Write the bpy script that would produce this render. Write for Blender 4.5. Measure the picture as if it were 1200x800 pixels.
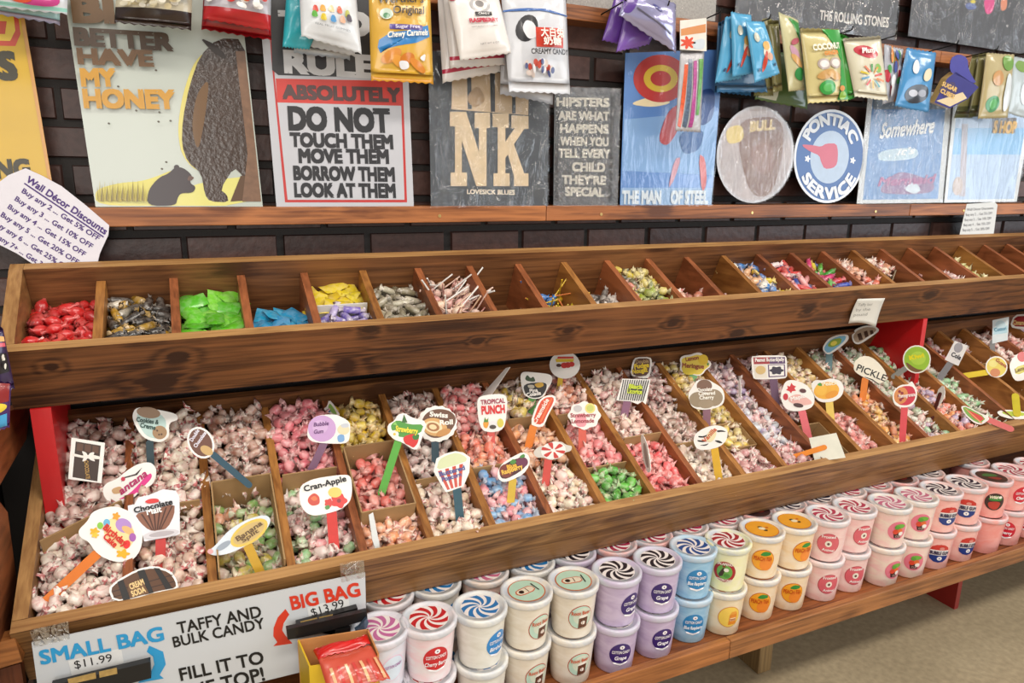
import bpy, bmesh, math, random
import numpy as np
from mathutils import Vector, Matrix, Euler

# ------------------------------------------------------------------ camera, world, lights
scene = bpy.context.scene
COL = scene.collection
for o in list(bpy.data.objects):
    bpy.data.objects.remove(o)
random.seed(7)
rng = np.random.default_rng(11)

FPX, PITCH, YAW, ROLL, CAMZ = 827.32, 0.2302, 0.42656, 0.014416, 1.374
_fw = Vector((math.sin(YAW)*math.cos(PITCH), math.cos(YAW)*math.cos(PITCH), -math.sin(PITCH)))
_rt = Vector((math.cos(YAW), -math.sin(YAW), 0))
_up = _rt.cross(_fw)
RT = math.cos(ROLL)*_rt + math.sin(ROLL)*_up
UP = -math.sin(ROLL)*_rt + math.cos(ROLL)*_up
FW = _fw
CAM = Vector((0, 0, CAMZ))
cd = bpy.data.cameras.new('camera')
cam = bpy.data.objects.new('camera', cd)
COL.objects.link(cam)
cd.sensor_width = 36
cd.lens = FPX/1200*36
cd.clip_start = 0.02
cam.matrix_world = Matrix(((RT.x, UP.x, -FW.x, 0), (RT.y, UP.y, -FW.y, 0), (RT.z, UP.z, -FW.z, CAMZ), (0, 0, 0, 1)))
scene.camera = cam

scene.view_settings.view_transform = 'Standard'
scene.view_settings.look = 'None'
scene.view_settings.gamma = 1
scene.view_settings.use_curve_mapping = False
scene.view_settings.exposure = -0.1

world = bpy.data.worlds.new('shop interior')
scene.world = world
world.use_nodes = True
bg = world.node_tree.nodes['Background']
bg.inputs[0].default_value = (1.0, 0.97, 0.93, 1)
bg.inputs[1].default_value = 0.40


def area(name, loc, target, sx, sy, energy, color):
    l = bpy.data.lights.new(name, 'AREA')
    l.shape = 'RECTANGLE'
    l.size, l.size_y, l.energy, l.color = sx, sy, energy, color
    o = bpy.data.objects.new(name, l)
    COL.objects.link(o)
    o.location = loc
    d = Vector(target)-Vector(loc)
    o.rotation_euler = d.to_track_quat('-Z', 'Y').to_euler()
    return o


WARM = (1.0, 0.93, 0.84)
for i, (x, y) in enumerate([(-0.9, -0.25), (0.9, -0.25), (2.7, -0.25), (4.5, -0.25), (0.0, -1.9), (2.4, -1.9)]):
    area('ceiling_panel_light', (x, y, 3.0), (x, y+0.12, 0), 1.2, 0.5, 34, WARM)
area('shop_window_light', (6.6, -2.6, 1.5), (2.0, 1.7, 1.5), 3.6, 1.9, 88, (0.80, 0.90, 1.0))
area('front_fill_light', (-0.8, -3.4, 1.3), (0.2, 1.5, 0.8), 1.8, 1.9, 52, (1.0, 0.97, 0.92))  # unseen fill, added to brighten the lower bins from the front

# ------------------------------------------------------------------ helpers


def ray(px, py):
    return (FW + RT*((px-600)/FPX) - UP*((py-400)/FPX))


def hitY(px, py, Y):
    d = ray(px, py)
    return CAM + d*(Y/d.y)


def hitX(px, py, X):
    d = ray(px, py)
    return CAM + d*(X/d.x)


def hitZ(px, py, Z):
    d = ray(px, py)
    return CAM + d*((Z-CAMZ)/d.z)


class Plane:
    """A flat surface; 2D coordinates are places on it, found from the picture."""
    curved = False
    ydown = True

    def __init__(self, o, n):
        self.o, self.n = Vector(o), Vector(n).normalized()

    def hit(self, px, py):
        d = ray(px, py)
        return CAM + d*((self.o-CAM).dot(self.n)/d.dot(self.n))

    def at(self, p, off=0.0):
        return self.hit(p[0], p[1]) + self.n*off


class Sheet:
    """A flat rectangle; 2D coordinates run 0..1 across and up."""
    curved = False
    ydown = False

    def __init__(self, o, ex, ey):
        self.o, self.ex, self.ey = Vector(o), Vector(ex), Vector(ey)
        self.n = self.ex.cross(self.ey).normalized()

    def at(self, p, off=0.0):
        return self.o + self.ex*p[0] + self.ey*p[1] + self.n*off


def s2l(c):
    return c/12.92 if c <= 0.04045 else ((c+0.055)/1.055)**2.4


def rgb(h):
    h = h.lstrip('#')
    return tuple(s2l(int(h[i:i+2], 16)/255) for i in (0, 2, 4))+(1,)


MATS = {}


def new_mat(name):
    m = bpy.data.materials.new(name)
    m.use_nodes = True
    nt = m.node_tree
    b = nt.nodes['Principled BSDF']
    return m, nt, b


def N(nt, t, **kw):
    n = nt.nodes.new(t)
    for k, v in kw.items():
        if k.startswith('i_'):
            n.inputs[int(k[2:]) if k[2:].isdigit() else k[2:]].default_value = v
        else:
            setattr(n, k, v)
    return n


def L(nt, a, ao, b, bi):
    nt.links.new(a.outputs[ao], b.inputs[bi])


def m(h, rough=0.5, coat=0.0, var=0.12, scale=40.0, bump=0.0, metal=0.0, sheen=0):
    """Plain coloured stuff with a faint procedural mottling."""
    key = (h, rough, coat, var, scale, bump, metal)
    if key in MATS:
        return MATS[key]
    mt, nt, b = new_mat('paint '+h)
    c = rgb(h)
    tc = N(nt, 'ShaderNodeTexCoord')
    nz = N(nt, 'ShaderNodeTexNoise', i_Scale=scale, i_Detail=3.0)
    L(nt, tc, 'Object', nz, 'Vector')
    mr = N(nt, 'ShaderNodeMapRange', i_3=1-var, i_4=1+var)
    L(nt, nz, 'Fac', mr, 0)
    hs = N(nt, 'ShaderNodeHueSaturation')
    hs.inputs['Color'].default_value = c
    L(nt, mr, 0, hs, 'Value')
    L(nt, hs, 0, b, 'Base Color')
    b.inputs['Roughness'].default_value = rough
    b.inputs['Coat Weight'].default_value = coat
    b.inputs['Coat Roughness'].default_value = 0.08
    b.inputs['Metallic'].default_value = metal
    if bump:
        n2 = N(nt, 'ShaderNodeTexNoise', i_Scale=scale*2, i_Detail=4.0)
        L(nt, tc, 'Object', n2, 'Vector')
        bp = N(nt, 'ShaderNodeBump', i_Strength=bump, i_Distance=0.004)
        L(nt, n2, 'Fac', bp, 'Height')
        L(nt, bp, 0, b, 'Normal')
        L(nt, bp, 0, b, 'Coat Normal')
    MATS[key] = mt
    return mt


def wood(light, dark, axis='X', rough=0.45, knots=True, seed=0.0, grain=1.0, at=()):
    """at: places of single knots as (x, z, radius) in object space."""
    key = ('wood', light, dark, axis, rough, knots, seed, grain, tuple(at))
    if key in MATS:
        return MATS[key]
    mt, nt, b = new_mat('stained wood '+light)
    tc = N(nt, 'ShaderNodeTexCoord')
    mp = N(nt, 'ShaderNodeMapping')
    L(nt, tc, 'Object', mp, 0)
    mp.inputs['Location'].default_value = (seed*3.1, seed*1.7, seed*2.3)
    lo, hi = 1.3, 15.0
    sc = {'X': (lo, hi, hi), 'Y': (hi, lo*2, lo*4), 'Z': (hi, hi, lo)}[axis]
    mp.inputs['Scale'].default_value = sc
    n1 = N(nt, 'ShaderNodeTexNoise', i_Scale=1.0, i_Detail=5.0, i_Distortion=1.1)
    L(nt, mp, 0, n1, 'Vector')
    # rings: a fine sine of the distorted field
    mul = N(nt, 'ShaderNodeMath', operation='MULTIPLY', i_1=34.0*grain)
    L(nt, n1, 'Fac', mul, 0)
    ph = mul
    eye = None
    for kx, kz, kr in at:
        sb = N(nt, 'ShaderNodeVectorMath', operation='SUBTRACT')
        sb.inputs[1].default_value = (kx, 0, kz)
        L(nt, tc, 'Object', sb, 0)
        sc_ = N(nt, 'ShaderNodeVectorMath', operation='MULTIPLY')
        sc_.inputs[1].default_value = (0.62/kr, 0, 1.0/kr)
        L(nt, sb, 0, sc_, 0)
        ln = N(nt, 'ShaderNodeVectorMath', operation='LENGTH')
        L(nt, sc_, 0, ln, 0)
        fall = N(nt, 'ShaderNodeMapRange', i_1=0.0, i_2=3.6, i_3=9.0, i_4=0.0, interpolation_type='SMOOTHSTEP')
        L(nt, ln, 'Value', fall, 0)
        ad0 = N(nt, 'ShaderNodeMath', operation='ADD')
        L(nt, ph, 0, ad0, 0)
        L(nt, fall, 0, ad0, 1)
        ph = ad0
        core = N(nt, 'ShaderNodeMapRange', i_1=0.55, i_2=1.25, i_3=0.75, i_4=0.0)
        L(nt, ln, 'Value', core, 0)
        halo = N(nt, 'ShaderNodeMapRange', i_1=1.0, i_2=3.4, i_3=0.22, i_4=0.0)
        L(nt, ln, 'Value', halo, 0)
        ch = N(nt, 'ShaderNodeMath', operation='ADD')
        L(nt, core, 0, ch, 0)
        L(nt, halo, 0, ch, 1)
        if eye is None:
            eye = ch
        else:
            mxx = N(nt, 'ShaderNodeMath', operation='MAXIMUM')
            L(nt, eye, 0, mxx, 0)
            L(nt, ch, 0, mxx, 1)
            eye = mxx
    sn = N(nt, 'ShaderNodeMath', operation='SINE')
    L(nt, ph, 0, sn, 0)
    mr = N(nt, 'ShaderNodeMapRange', i_1=-1.0, i_2=1.0, i_3=0.0, i_4=0.45)
    L(nt, sn, 0, mr, 0)
    n2 = N(nt, 'ShaderNodeTexNoise', i_Scale=4.0, i_Detail=6.0)
    mp2 = N(nt, 'ShaderNodeMapping')
    L(nt, tc, 'Object', mp2, 0)
    mp2.inputs['Scale'].default_value = tuple(v*3 if v > 5 else v*0.8 for v in sc)
    L(nt, mp2, 0, n2, 'Vector')
    n3 = N(nt, 'ShaderNodeTexNoise', i_Scale=3.0, i_Detail=3.0)
    L(nt, tc, 'Object', n3, 'Vector')
    ad = N(nt, 'ShaderNodeMath', operation='ADD')
    L(nt, mr, 0, ad, 0)
    m2 = N(nt, 'ShaderNodeMapRange', i_1=0.3, i_2=0.7, i_3=-0.2, i_4=0.45)
    L(nt, n2, 'Fac', m2, 0)
    L(nt, m2, 0, ad, 1)
    ad2 = N(nt, 'ShaderNodeMath', operation='ADD')
    m3 = N(nt, 'ShaderNodeMapRange', i_1=0.35, i_2=0.65, i_3=-0.15, i_4=0.35)
    L(nt, n3, 'Fac', m3, 0)
    L(nt, ad, 0, ad2, 0)
    L(nt, m3, 0, ad2, 1)
    last = ad2
    if eye is not None:
        ae = N(nt, 'ShaderNodeMath', operation='ADD')
        L(nt, last, 0, ae, 0)
        L(nt, eye, 0, ae, 1)
        last = ae
    if knots:
        vo = N(nt, 'ShaderNodeTexVoronoi', i_Scale=1.0, i_Randomness=1.0)
        mp3 = N(nt, 'ShaderNodeMapping')
        L(nt, tc, 'Object', mp3, 0)
        mp3.inputs['Scale'].default_value = {'X': (3.0, 3.0, 6.5), 'Y': (5, 3, 6), 'Z': (5, 5, 3)}[axis]
        mp3.inputs['Location'].default_value = (seed+.3, .4+seed, .2)
        wob = N(nt, 'ShaderNodeVectorMath', operation='ADD')
        wn = N(nt, 'ShaderNodeTexNoise', i_Scale=9.0)
        L(nt, tc, 'Object', wn, 'Vector')
        ws = N(nt, 'ShaderNodeVectorMath', operation='SCALE')
        ws.inputs['Scale'].default_value = 0.12
        L(nt, wn, 'Color', ws, 0)
        L(nt, mp3, 0, wob, 0)
        L(nt, ws, 0, wob, 1)
        L(nt, wob, 0, vo, 'Vector')
        kr = N(nt, 'ShaderNodeMapRange', i_1=0.06, i_2=0.20, i_3=0.85, i_4=0.0)
        L(nt, vo, 'Distance', kr, 0)
        ad3 = N(nt, 'ShaderNodeMath', operation='ADD')
        L(nt, last, 0, ad3, 0)
        L(nt, kr, 0, ad3, 1)
        last = ad3
    mx = N(nt, 'ShaderNodeMix', data_type='RGBA')
    L(nt, last, 0, mx, 0)
    mx.inputs[6].default_value = rgb(light)
    mx.inputs[7].default_value = rgb(dark)
    L(nt, mx, 2, b, 'Base Color')
    b.inputs['Roughness'].default_value = rough
    bp = N(nt, 'ShaderNodeBump', i_Strength=0.25, i_Distance=0.002)
    L(nt, n2, 'Fac', bp, 'Height')
    L(nt, bp, 0, b, 'Normal')
    MATS[key] = mt
    return mt


def candy_mat(cols, white=0.35, red='#bd2c3c', redamt=0.5, rough=0.34, coat=0.5):
    """Sweets: one of several colours per piece, under waxed paper with broken print."""
    key = ('candy', tuple(cols), white, red, redamt, rough)
    if key in MATS:
        return MATS[key]
    mt, nt, b = new_mat('wrapped candy '+cols[0])
    oi = N(nt, 'ShaderNodeObjectInfo')
    ge = N(nt, 'ShaderNodeNewGeometry')
    ad = N(nt, 'ShaderNodeMath', operation='ADD')
    L(nt, oi, 'Random', ad, 0)
    L(nt, ge, 'Random Per Island', ad, 1)
    fr = N(nt, 'ShaderNodeMath', operation='FRACT')
    L(nt, ad, 0, fr, 0)
    cr = N(nt, 'ShaderNodeValToRGB')
    cr.color_ramp.interpolation = 'CONSTANT'
    els = cr.color_ramp.elements
    els[0].color = rgb(cols[0])
    els[0].position = 0
    els[1].position = 1.0
    els[1].color = rgb(cols[-1])
    for i in range(1, len(cols)):
        e = els.new(i/len(cols))
        e.color = rgb(cols[i])
    L(nt, fr, 0, cr, 0)
    hs = N(nt, 'ShaderNodeHueSaturation')
    hs.inputs['Saturation'].default_value = 1.1
    hs.inputs['Value'].default_value = 0.97
    L(nt, cr, 0, hs, 'Color')
    tc = N(nt, 'ShaderNodeTexCoord')
    sh = N(nt, 'ShaderNodeVectorMath', operation='ADD')
    L(nt, tc, 'Object', sh, 0)
    cmb = N(nt, 'ShaderNodeCombineXYZ')
    L(nt, fr, 0, cmb, 0)
    L(nt, fr, 0, cmb, 1)
    L(nt, cmb, 0, sh, 1)
    n1 = N(nt, 'ShaderNodeTexNoise', i_Scale=75.0, i_Detail=2.0)
    L(nt, sh, 0, n1, 'Vector')
    w = N(nt, 'ShaderNodeMapRange', i_1=0.40, i_2=0.62, i_3=white*0.2, i_4=min(1.0, white*1.15))
    L(nt, n1, 'Fac', w, 0)
    # more bare paper on the twisted ends
    at = N(nt, 'ShaderNodeAttribute', attribute_name='twist')
    pw = N(nt, 'ShaderNodeMath', operation='MULTIPLY', i_1=min(.70, white*2.0))
    L(nt, at, 'Fac', pw, 0)
    wm = N(nt, 'ShaderNodeMath', operation='MAXIMUM')
    L(nt, w, 0, wm, 0)
    L(nt, pw, 0, wm, 1)
    mx = N(nt, 'ShaderNodeMix', data_type='RGBA')
    L(nt, wm, 0, mx, 0)
    L(nt, hs, 0, mx, 6)
    mx.inputs[7].default_value = rgb('#f5e9de')
    n2 = N(nt, 'ShaderNodeTexNoise', i_Scale=85.0, i_Detail=1.5, i_Distortion=1.0)
    L(nt, sh, 0, n2, 'Vector')
    r0 = N(nt, 'ShaderNodeMapRange', i_1=0.51, i_2=0.57, i_3=0.0, i_4=redamt)
    L(nt, n2, 'Fac', r0, 0)
    rw = N(nt, 'ShaderNodeMapRange', i_1=0.0, i_2=1.0, i_3=0.45, i_4=1.5)
    L(nt, at, 'Fac', rw, 0)
    r = N(nt, 'ShaderNodeMath', operation='MULTIPLY')
    r.use_clamp = True
    L(nt, r0, 0, r, 0)
    L(nt, rw, 0, r, 1)
    mx2 = N(nt, 'ShaderNodeMix', data_type='RGBA')
    L(nt, r, 0, mx2, 0)
    L(nt, mx, 2, mx2, 6)
    mx2.inputs[7].default_value = rgb(red)
    L(nt, mx2, 2, b, 'Base Color')
    b.inputs['Roughness'].default_value = rough
    b.inputs['Coat Weight'].default_value = coat
    b.inputs['Coat Roughness'].default_value = 0.15
    bp = N(nt, 'ShaderNodeBump', i_Strength=0.5, i_Distance=0.002)
    L(nt, n2, 'Fac', bp, 'Height')
    L(nt, bp, 0, b, 'Normal')
    MATS[key] = mt
    return mt


def film_mat(tint='#ffffff', amount=0.25, rough=0.12, bump=0.6, scale=(30, 30, 30)):
    """Clear crinkled shrink wrap."""
    key = ('film', tint, amount, rough, bump, scale)
    if key in MATS:
        return MATS[key]
    mt, nt, b = new_mat('clear shrink wrap')
    nt.nodes.remove(b)
    out = nt.nodes['Material Output']
    tr = N(nt, 'ShaderNodeBsdfTransparent')
    gl = N(nt, 'ShaderNodeBsdfGlossy')
    gl.inputs['Roughness'].default_value = rough
    gl.inputs['Color'].default_value = rgb(tint)
    tc = N(nt, 'ShaderNodeTexCoord')
    mp = N(nt, 'ShaderNodeMapping')
    mp.inputs['Scale'].default_value = scale
    L(nt, tc, 'Object', mp, 0)
    nz = N(nt, 'ShaderNodeTexNoise', i_Scale=1.0, i_Detail=4.0, i_Distortion=1.5)
    L(nt, mp, 0, nz, 'Vector')
    bp = N(nt, 'ShaderNodeBump', i_Strength=bump, i_Distance=0.02)
    L(nt, nz, 'Fac', bp, 'Height')
    L(nt, bp, 0, gl, 'Normal')
    mr = N(nt, 'ShaderNodeMapRange', i_1=0.35, i_2=0.7, i_3=amount*0.4, i_4=amount*1.6)
    L(nt, nz, 'Fac', mr, 0)
    mx = N(nt, 'ShaderNodeMixShader')
    L(nt, mr, 0, mx, 0)
    L(nt, tr, 0, mx, 1)
    L(nt, gl, 0, mx, 2)
    L(nt, mx, 0, out, 0)
    MATS[key] = mt
    return mt


class MB:
    """Collects faces with materials and links them as ONE mesh object."""

    def __init__(self):
        self.v, self.f, self.mi, self.mats, self.sm, self.w = [], [], [], [], [], []

    def add(self, vs, fs, mat, smooth=False, w=None):
        if mat not in self.mats:
            self.mats.append(mat)
        k, b = self.mats.index(mat), len(self.v)
        self.v.extend([tuple(p) for p in vs])
        self.w.extend(w if w is not None else [0.0]*len(vs))
        for f in fs:
            self.f.append([i+b for i in f])
            self.mi.append(k)
            self.sm.append(smooth)

    def box(self, a, c, mat, fn=None):
        x0, y0, z0 = a
        x1, y1, z1 = c
        vs = [(x, y, z) for x in (x0, x1) for y in (y0, y1) for z in (z0, z1)]
        if fn:
            vs = [fn(*p) for p in vs]
        self.add(vs, [(0, 1, 3, 2), (4, 6, 7, 5), (0, 4, 5, 1), (2, 3, 7, 6), (0, 2, 6, 4), (1, 5, 7, 3)], mat)

    def prism(self, ring, vec, mat, side=None, special=None):
        """Extrude a ring of world points by vec."""
        n = len(ring)
        a = [Vector(p) for p in ring]
        b = [p+Vector(vec) for p in a]
        self.add(a+b, [list(range(n)), list(range(2*n-1, n-1, -1))], mat)
        for i in range(n):
            self.add([a[i], b[i], b[(i+1) % n], a[(i+1) % n]], [(0, 1, 2, 3)], (special or {}).get(i, side or mat))

    def tube(self, p, q, r, mat, n=8, r2=None):
        p, q = Vector(p), Vector(q)
        d = (q-p).normalized()
        a = d.orthogonal().normalized()
        b = d.cross(a)
        r2 = r if r2 is None else r2
        vs = []
        for c, rr in ((p, r), (q, r2)):
            for i in range(n):
                t = 2*math.pi*i/n
                vs.append(c+(a*math.cos(t)+b*math.sin(t))*rr)
        self.add(vs, [(i, (i+1) % n, (i+1) % n+n, i+n) for i in range(n)], mat, True)
        self.add(vs, [list(range(n))[::-1], list(range(n, 2*n))], mat)

    def mesh(self, name, loc=(0, 0, 0)):
        me = bpy.data.meshes.new(name)
        lo = Vector(loc)
        me.from_pydata([Vector(p)-lo for p in self.v], [], self.f)
        for mt in self.mats:
            me.materials.append(mt)
        me.polygons.foreach_set('material_index', self.mi)
        me.polygons.foreach_set('use_smooth', self.sm)
        if any(self.w):
            me.attributes.new('twist', 'FLOAT', 'POINT').data.foreach_set('value', self.w)
        me.update()
        bm = bmesh.new()
        bm.from_mesh(me)
        bmesh.ops.recalc_face_normals(bm, faces=bm.faces)
        bm.to_mesh(me)
        bm.free()
        return me

    def build(self, name, parent=None, loc=None, origin=None, bevel=0):
        """origin: world position of the top-level thing the part belongs to."""
        o_ = Vector(loc) if loc is not None else Vector(origin if origin is not None else (0, 0, 0))
        ob = bpy.data.objects.new(name, self.mesh(name, o_))
        COL.objects.link(ob)
        if parent is not None:
            ob.parent = parent
        elif loc is not None:
            ob.location = loc
        if bevel:
            md = ob.modifiers.new('bevel', 'BEVEL')
            md.width, md.segments, md.limit_method = bevel, 2, 'ANGLE'
        return ob


def thing(name, label, cat, loc=(0, 0, 0), group=None):
    o = bpy.data.objects.new(name, None)
    o.empty_display_size = 0.02
    COL.objects.link(o)
    o.location = loc
    return tag(o, label, cat, group)


def tag(o, label, cat, group=None, kind=None):
    o['label'], o['category'] = label, cat
    if group:
        o['group'] = group
    if kind:
        o['kind'] = kind
    return o


def struct(o):
    o['kind'] = 'structure'
    return o


# ---- lettering
_GL = {}


def glyphs(s, bold=0.0, shear=0.0):
    key = (s, bold, shear)
    if key in _GL:
        return _GL[key]
    cu = bpy.data.curves.new('lettering', 'FONT')
    cu.body, cu.shear, cu.resolution_u = s, shear, 3
    cu.fill_mode = 'FRONT'
    ob = bpy.data.objects.new('lettering', cu)
    COL.objects.link(ob)
    dg = bpy.context.evaluated_depsgraph_get()
    me = ob.evaluated_get(dg).to_mesh()
    vs = np.array([v.co[:2] for v in me.vertices]) if len(me.vertices) else np.zeros((1, 2))
    fs = [list(p.vertices) for p in me.polygons]
    ob.evaluated_get(dg).to_mesh_clear()
    bpy.data.objects.remove(ob)
    bpy.data.curves.remove(cu)
    if bold > .012:
        # heavier strokes: the same letters again, nudged to each side
        k, v0, f0 = bold*.9, vs, fs
        for i, (dx, dy) in enumerate(((k, k), (-k, k), (k, -k), (-k, -k))):
            vs = np.concatenate([vs, v0+np.array([dx, dy])])
            fs = fs+[[j+len(v0)*(i+1) for j in f] for f in f0]
    vs[:, 0] -= vs[:, 0].min()
    _GL[key] = (vs, fs, max(1e-6, vs[:, 0].max()))
    return _GL[key]


_hv = glyphs('H')[0]
CAP = _hv[:, 1].max()


def txt(mb, surf, s, p0, p1, h, mat, off=0.0006, bold=0.0, shear=0.0, up=None, arc=None):
    """Lettering on a surface, its baseline from p0 to p1, its capitals h tall."""
    vs, fs, w = glyphs(s, bold, shear)
    d = (p1[0]-p0[0], p1[1]-p0[1])
    ln = math.hypot(*d)
    if up is None:
        up = (d[1]/ln, -d[0]/ln) if surf.ydown else (-d[1]/ln, d[0]/ln)
    ul = math.hypot(*up)
    up = (up[0]/ul*h, up[1]/ul*h)
    out = []
    n1 = len(vs)//5 if bold > .012 else len(vs)
    for i, (x, y) in enumerate(vs):
        a, c = x/w, y/CAP
        of = off+6e-5*(i//max(1, n1))
        if arc:
            out.append(surf.at(arc(a, c), of))
        else:
            out.append(surf.at((p0[0]+d[0]*a+up[0]*c, p0[1]+d[1]*a+up[1]*c), of))
    mb.add(out, fs, mat)


def E(cx, cy, rx, ry, rot=0, n=22):
    r = math.radians(rot)
    return [(cx+rx*math.cos(t)*math.cos(r)-ry*math.sin(t)*math.sin(r), cy+rx*math.cos(t)*math.sin(r)+ry*math.sin(t)*math.cos(r)) for t in [2*math.pi*i/n for i in range(n)]]


def BL(cx, cy, rx, ry, k=7, amp=0.07, rot=0, n=44):
    r = math.radians(rot)
    out = []
    for i in range(n):
        t = 2*math.pi*i/n
        q = 1+amp*math.cos(k*t)
        x, y = rx*q*math.cos(t), ry*q*math.sin(t)
        out.append((cx+x*math.cos(r)-y*math.sin(r), cy+x*math.sin(r)+y*math.cos(r)))
    return out


def SM(pts, it=2):
    """Round the corners of a polygon."""
    for _ in range(it):
        q = []
        for i in range(len(pts)):
            a, b = pts[i], pts[(i+1) % len(pts)]
            q.append((a[0]*.78+b[0]*.22, a[1]*.78+b[1]*.22))
            q.append((a[0]*.22+b[0]*.78, a[1]*.22+b[1]*.78))
        pts = q
    return pts


def SC(pts, k):
    cx = sum(p[0] for p in pts)/len(pts)
    cy = sum(p[1] for p in pts)/len(pts)
    return [(cx+(p[0]-cx)*k, cy+(p[1]-cy)*k) for p in pts]


def deco(mb, surf, pts, mat, off=0.0003):
    """A printed patch. Flat surfaces take one face; curved ones take rings from the middle out."""
    if not surf.curved:
        mb.add([surf.at(p, off) for p in pts], [list(range(len(pts)))], mat)
        return
    q = []
    for i in range(len(pts)):
        a, b = pts[i], pts[(i+1) % len(pts)]
        k = max(1, int(math.hypot(a[0]-b[0], a[1]-b[1])/surf.step))
        for j in range(k):
            q.append((a[0]+(b[0]-a[0])*j/k, a[1]+(b[1]-a[1])*j/k))
    n = len(q)
    cx = sum(p[0] for p in q)/n
    cy = sum(p[1] for p in q)/n
    vs = [surf.at((cx, cy), off)]
    R = 5
    for r in range(1, R+1):
        for p in q:
            vs.append(surf.at((cx+(p[0]-cx)*r/R, cy+(p[1]-cy)*r/R), off))
    fs = [(0, 1+i, 1+(i+1) % n) for i in range(n)]
    for r in range(1, R):
        b0, b1 = 1+(r-1)*n, 1+r*n
        fs += [(b0+i, b1+i, b1+(i+1) % n, b0+(i+1) % n) for i in range(n)]
    mb.add(vs, fs, mat, True)


BLK, WHT = '#191513', '#f1efeb'

# ------------------------------------------------------------------ the setting
def floor_mat():
    mt, nt, b = new_mat('sealed concrete')
    tc = N(nt, 'ShaderNodeTexCoord')
    n1 = N(nt, 'ShaderNodeTexNoise', i_Scale=3.0, i_Detail=8.0)
    n2 = N(nt, 'ShaderNodeTexNoise', i_Scale=60.0, i_Detail=4.0)
    L(nt, tc, 'Object', n1, 'Vector')
    L(nt, tc, 'Object', n2, 'Vector')
    mx = N(nt, 'ShaderNodeMix', data_type='RGBA')
    L(nt, n1, 'Fac', mx, 0)
    mx.inputs[6].default_value = rgb('#8d7f66')
    mx.inputs[7].default_value = rgb('#b3a487')
    mx2 = N(nt, 'ShaderNodeMix', data_type='RGBA', blend_type='MULTIPLY')
    mr = N(nt, 'ShaderNodeMapRange', i_1=0.3, i_2=0.7, i_3=0.8, i_4=1.1)
    L(nt, n2, 'Fac', mr, 0)
    mx2.inputs[0].default_value = 1
    L(nt, mx, 2, mx2, 6)
    L(nt, mr, 0, mx2, 7)
    L(nt, mx2, 2, b, 'Base Color')
    b.inputs['Roughness'].default_value = 0.45
    return mt


WALLY = 1.76
f = MB()
f.box((-4, -4.5, -0.1), (8, WALLY+0.2, 0), floor_mat())
struct(f.build('floor'))


def brick_mat():
    mt, nt, b = new_mat('dark painted brick')
    ge = N(nt, 'ShaderNodeNewGeometry')
    cr = N(nt, 'ShaderNodeValToRGB')
    L(nt, ge, 'Random Per Island', cr, 0)
    cr.color_ramp.elements[0].color = rgb('#402a26')
    cr.color_ramp.elements[1].color = rgb('#5e423b')
    tc = N(nt, 'ShaderNodeTexCoord')
    nz = N(nt, 'ShaderNodeTexNoise', i_Scale=55.0, i_Detail=5.0)
    L(nt, tc, 'Object', nz, 'Vector')
    mr = N(nt, 'ShaderNodeMapRange', i_1=0.3, i_2=0.7, i_3=0.75, i_4=1.15)
    L(nt, nz, 'Fac', mr, 0)
    mx = N(nt, 'ShaderNodeMix', data_type='RGBA', blend_type='MULTIPLY')
    mx.inputs[0].default_value = 1
    L(nt, cr, 0, mx, 6)
    L(nt, mr, 0, mx, 7)
    L(nt, mx, 2, b, 'Base Color')
    b.inputs['Roughness'].default_value = 0.42
    bp = N(nt, 'ShaderNodeBump', i_Strength=0.5, i_Distance=0.003)
    L(nt, nz, 'Fac', bp, 'Height')
    L(nt, bp, 0, b, 'Normal')
    return mt


w = MB()
mortar = m('#2b2624', 0.7, bump=0.4)
bk = brick_mat()
w.box((-2.2, WALLY+0.006, 0), (6.4, WALLY+0.2, 3.0), mortar)
pitch_x, pitch_z = 0.2085, 0.0765
for j in range(-16, 21):
    z0 = CAMZ-0.136+pitch_z*j+0.006
    for i in range(-12, 28):
        x0 = 0.408+pitch_x*i+(0.5*pitch_x if j % 2 == 0 else 0)+random.uniform(-.003, .003)
        x1 = x0+pitch_x-0.0115
        zz0, zz1 = z0+random.uniform(-.001, .001), z0+pitch_z-0.0125
        y = WALLY-random.uniform(0, 0.003)
        e = 0.004
        vs = [(x0, y+.012, zz0), (x1, y+.012, zz0), (x1, y+.012, zz1), (x0, y+.012, zz1),
              (x0+e, y, zz0+e), (x1-e, y, zz0+e), (x1-e, y, zz1-e), (x0+e, y, zz1-e)]
        w.add(vs, [(4, 5, 6, 7), (0, 1, 5, 4), (1, 2, 6, 5), (2, 3, 7, 6), (3, 0, 4, 7)], bk)
struct(w.build('wall_back'))

RAILW = wood('#b5713f', '#6b3a1e', 'X', 0.42, True, 1.3)
RAILW2 = wood('#a9683a', '#5f351d', 'X', 0.42, True, 5.1)


def rail(name, z0, z1, y0, joints):
    for i in range(len(joints)-1):
        b = MB()
        b.box((joints[i]+.0008, y0, z0), (joints[i+1]-.0008, WALLY, z1), RAILW if i % 2 == 0 else RAILW2)
        o = struct(b.build(name if i == 0 else name, bevel=0.002))
        for fx in (0.12, 0.5, 0.88):
            x = joints[i]+(joints[i+1]-joints[i])*fx
            s = MB()
            s.tube((x, y0+0.002, (z0+z1)/2-.004), (x, y0-0.0015, (z0+z1)/2-.004), 0.0042, m('#d8b877', 0.3, metal=0.8), 10)
            s.build('screw', o)


LEDZ = CAMZ-0.0745
rail('trim_1', LEDZ-0.0395, LEDZ, 1.681, [-1.6, hitY(640, 245, 1.683).x, hitY(1066, 245, 1.683).x, 4.6])
UPZ = CAMZ+0.2285*1.69
rail('trim_2', UPZ, UPZ+0.036, 1.69, [-1.6, 0.6, hitY(1103, 65, 1.69).x, 4.6])

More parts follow.
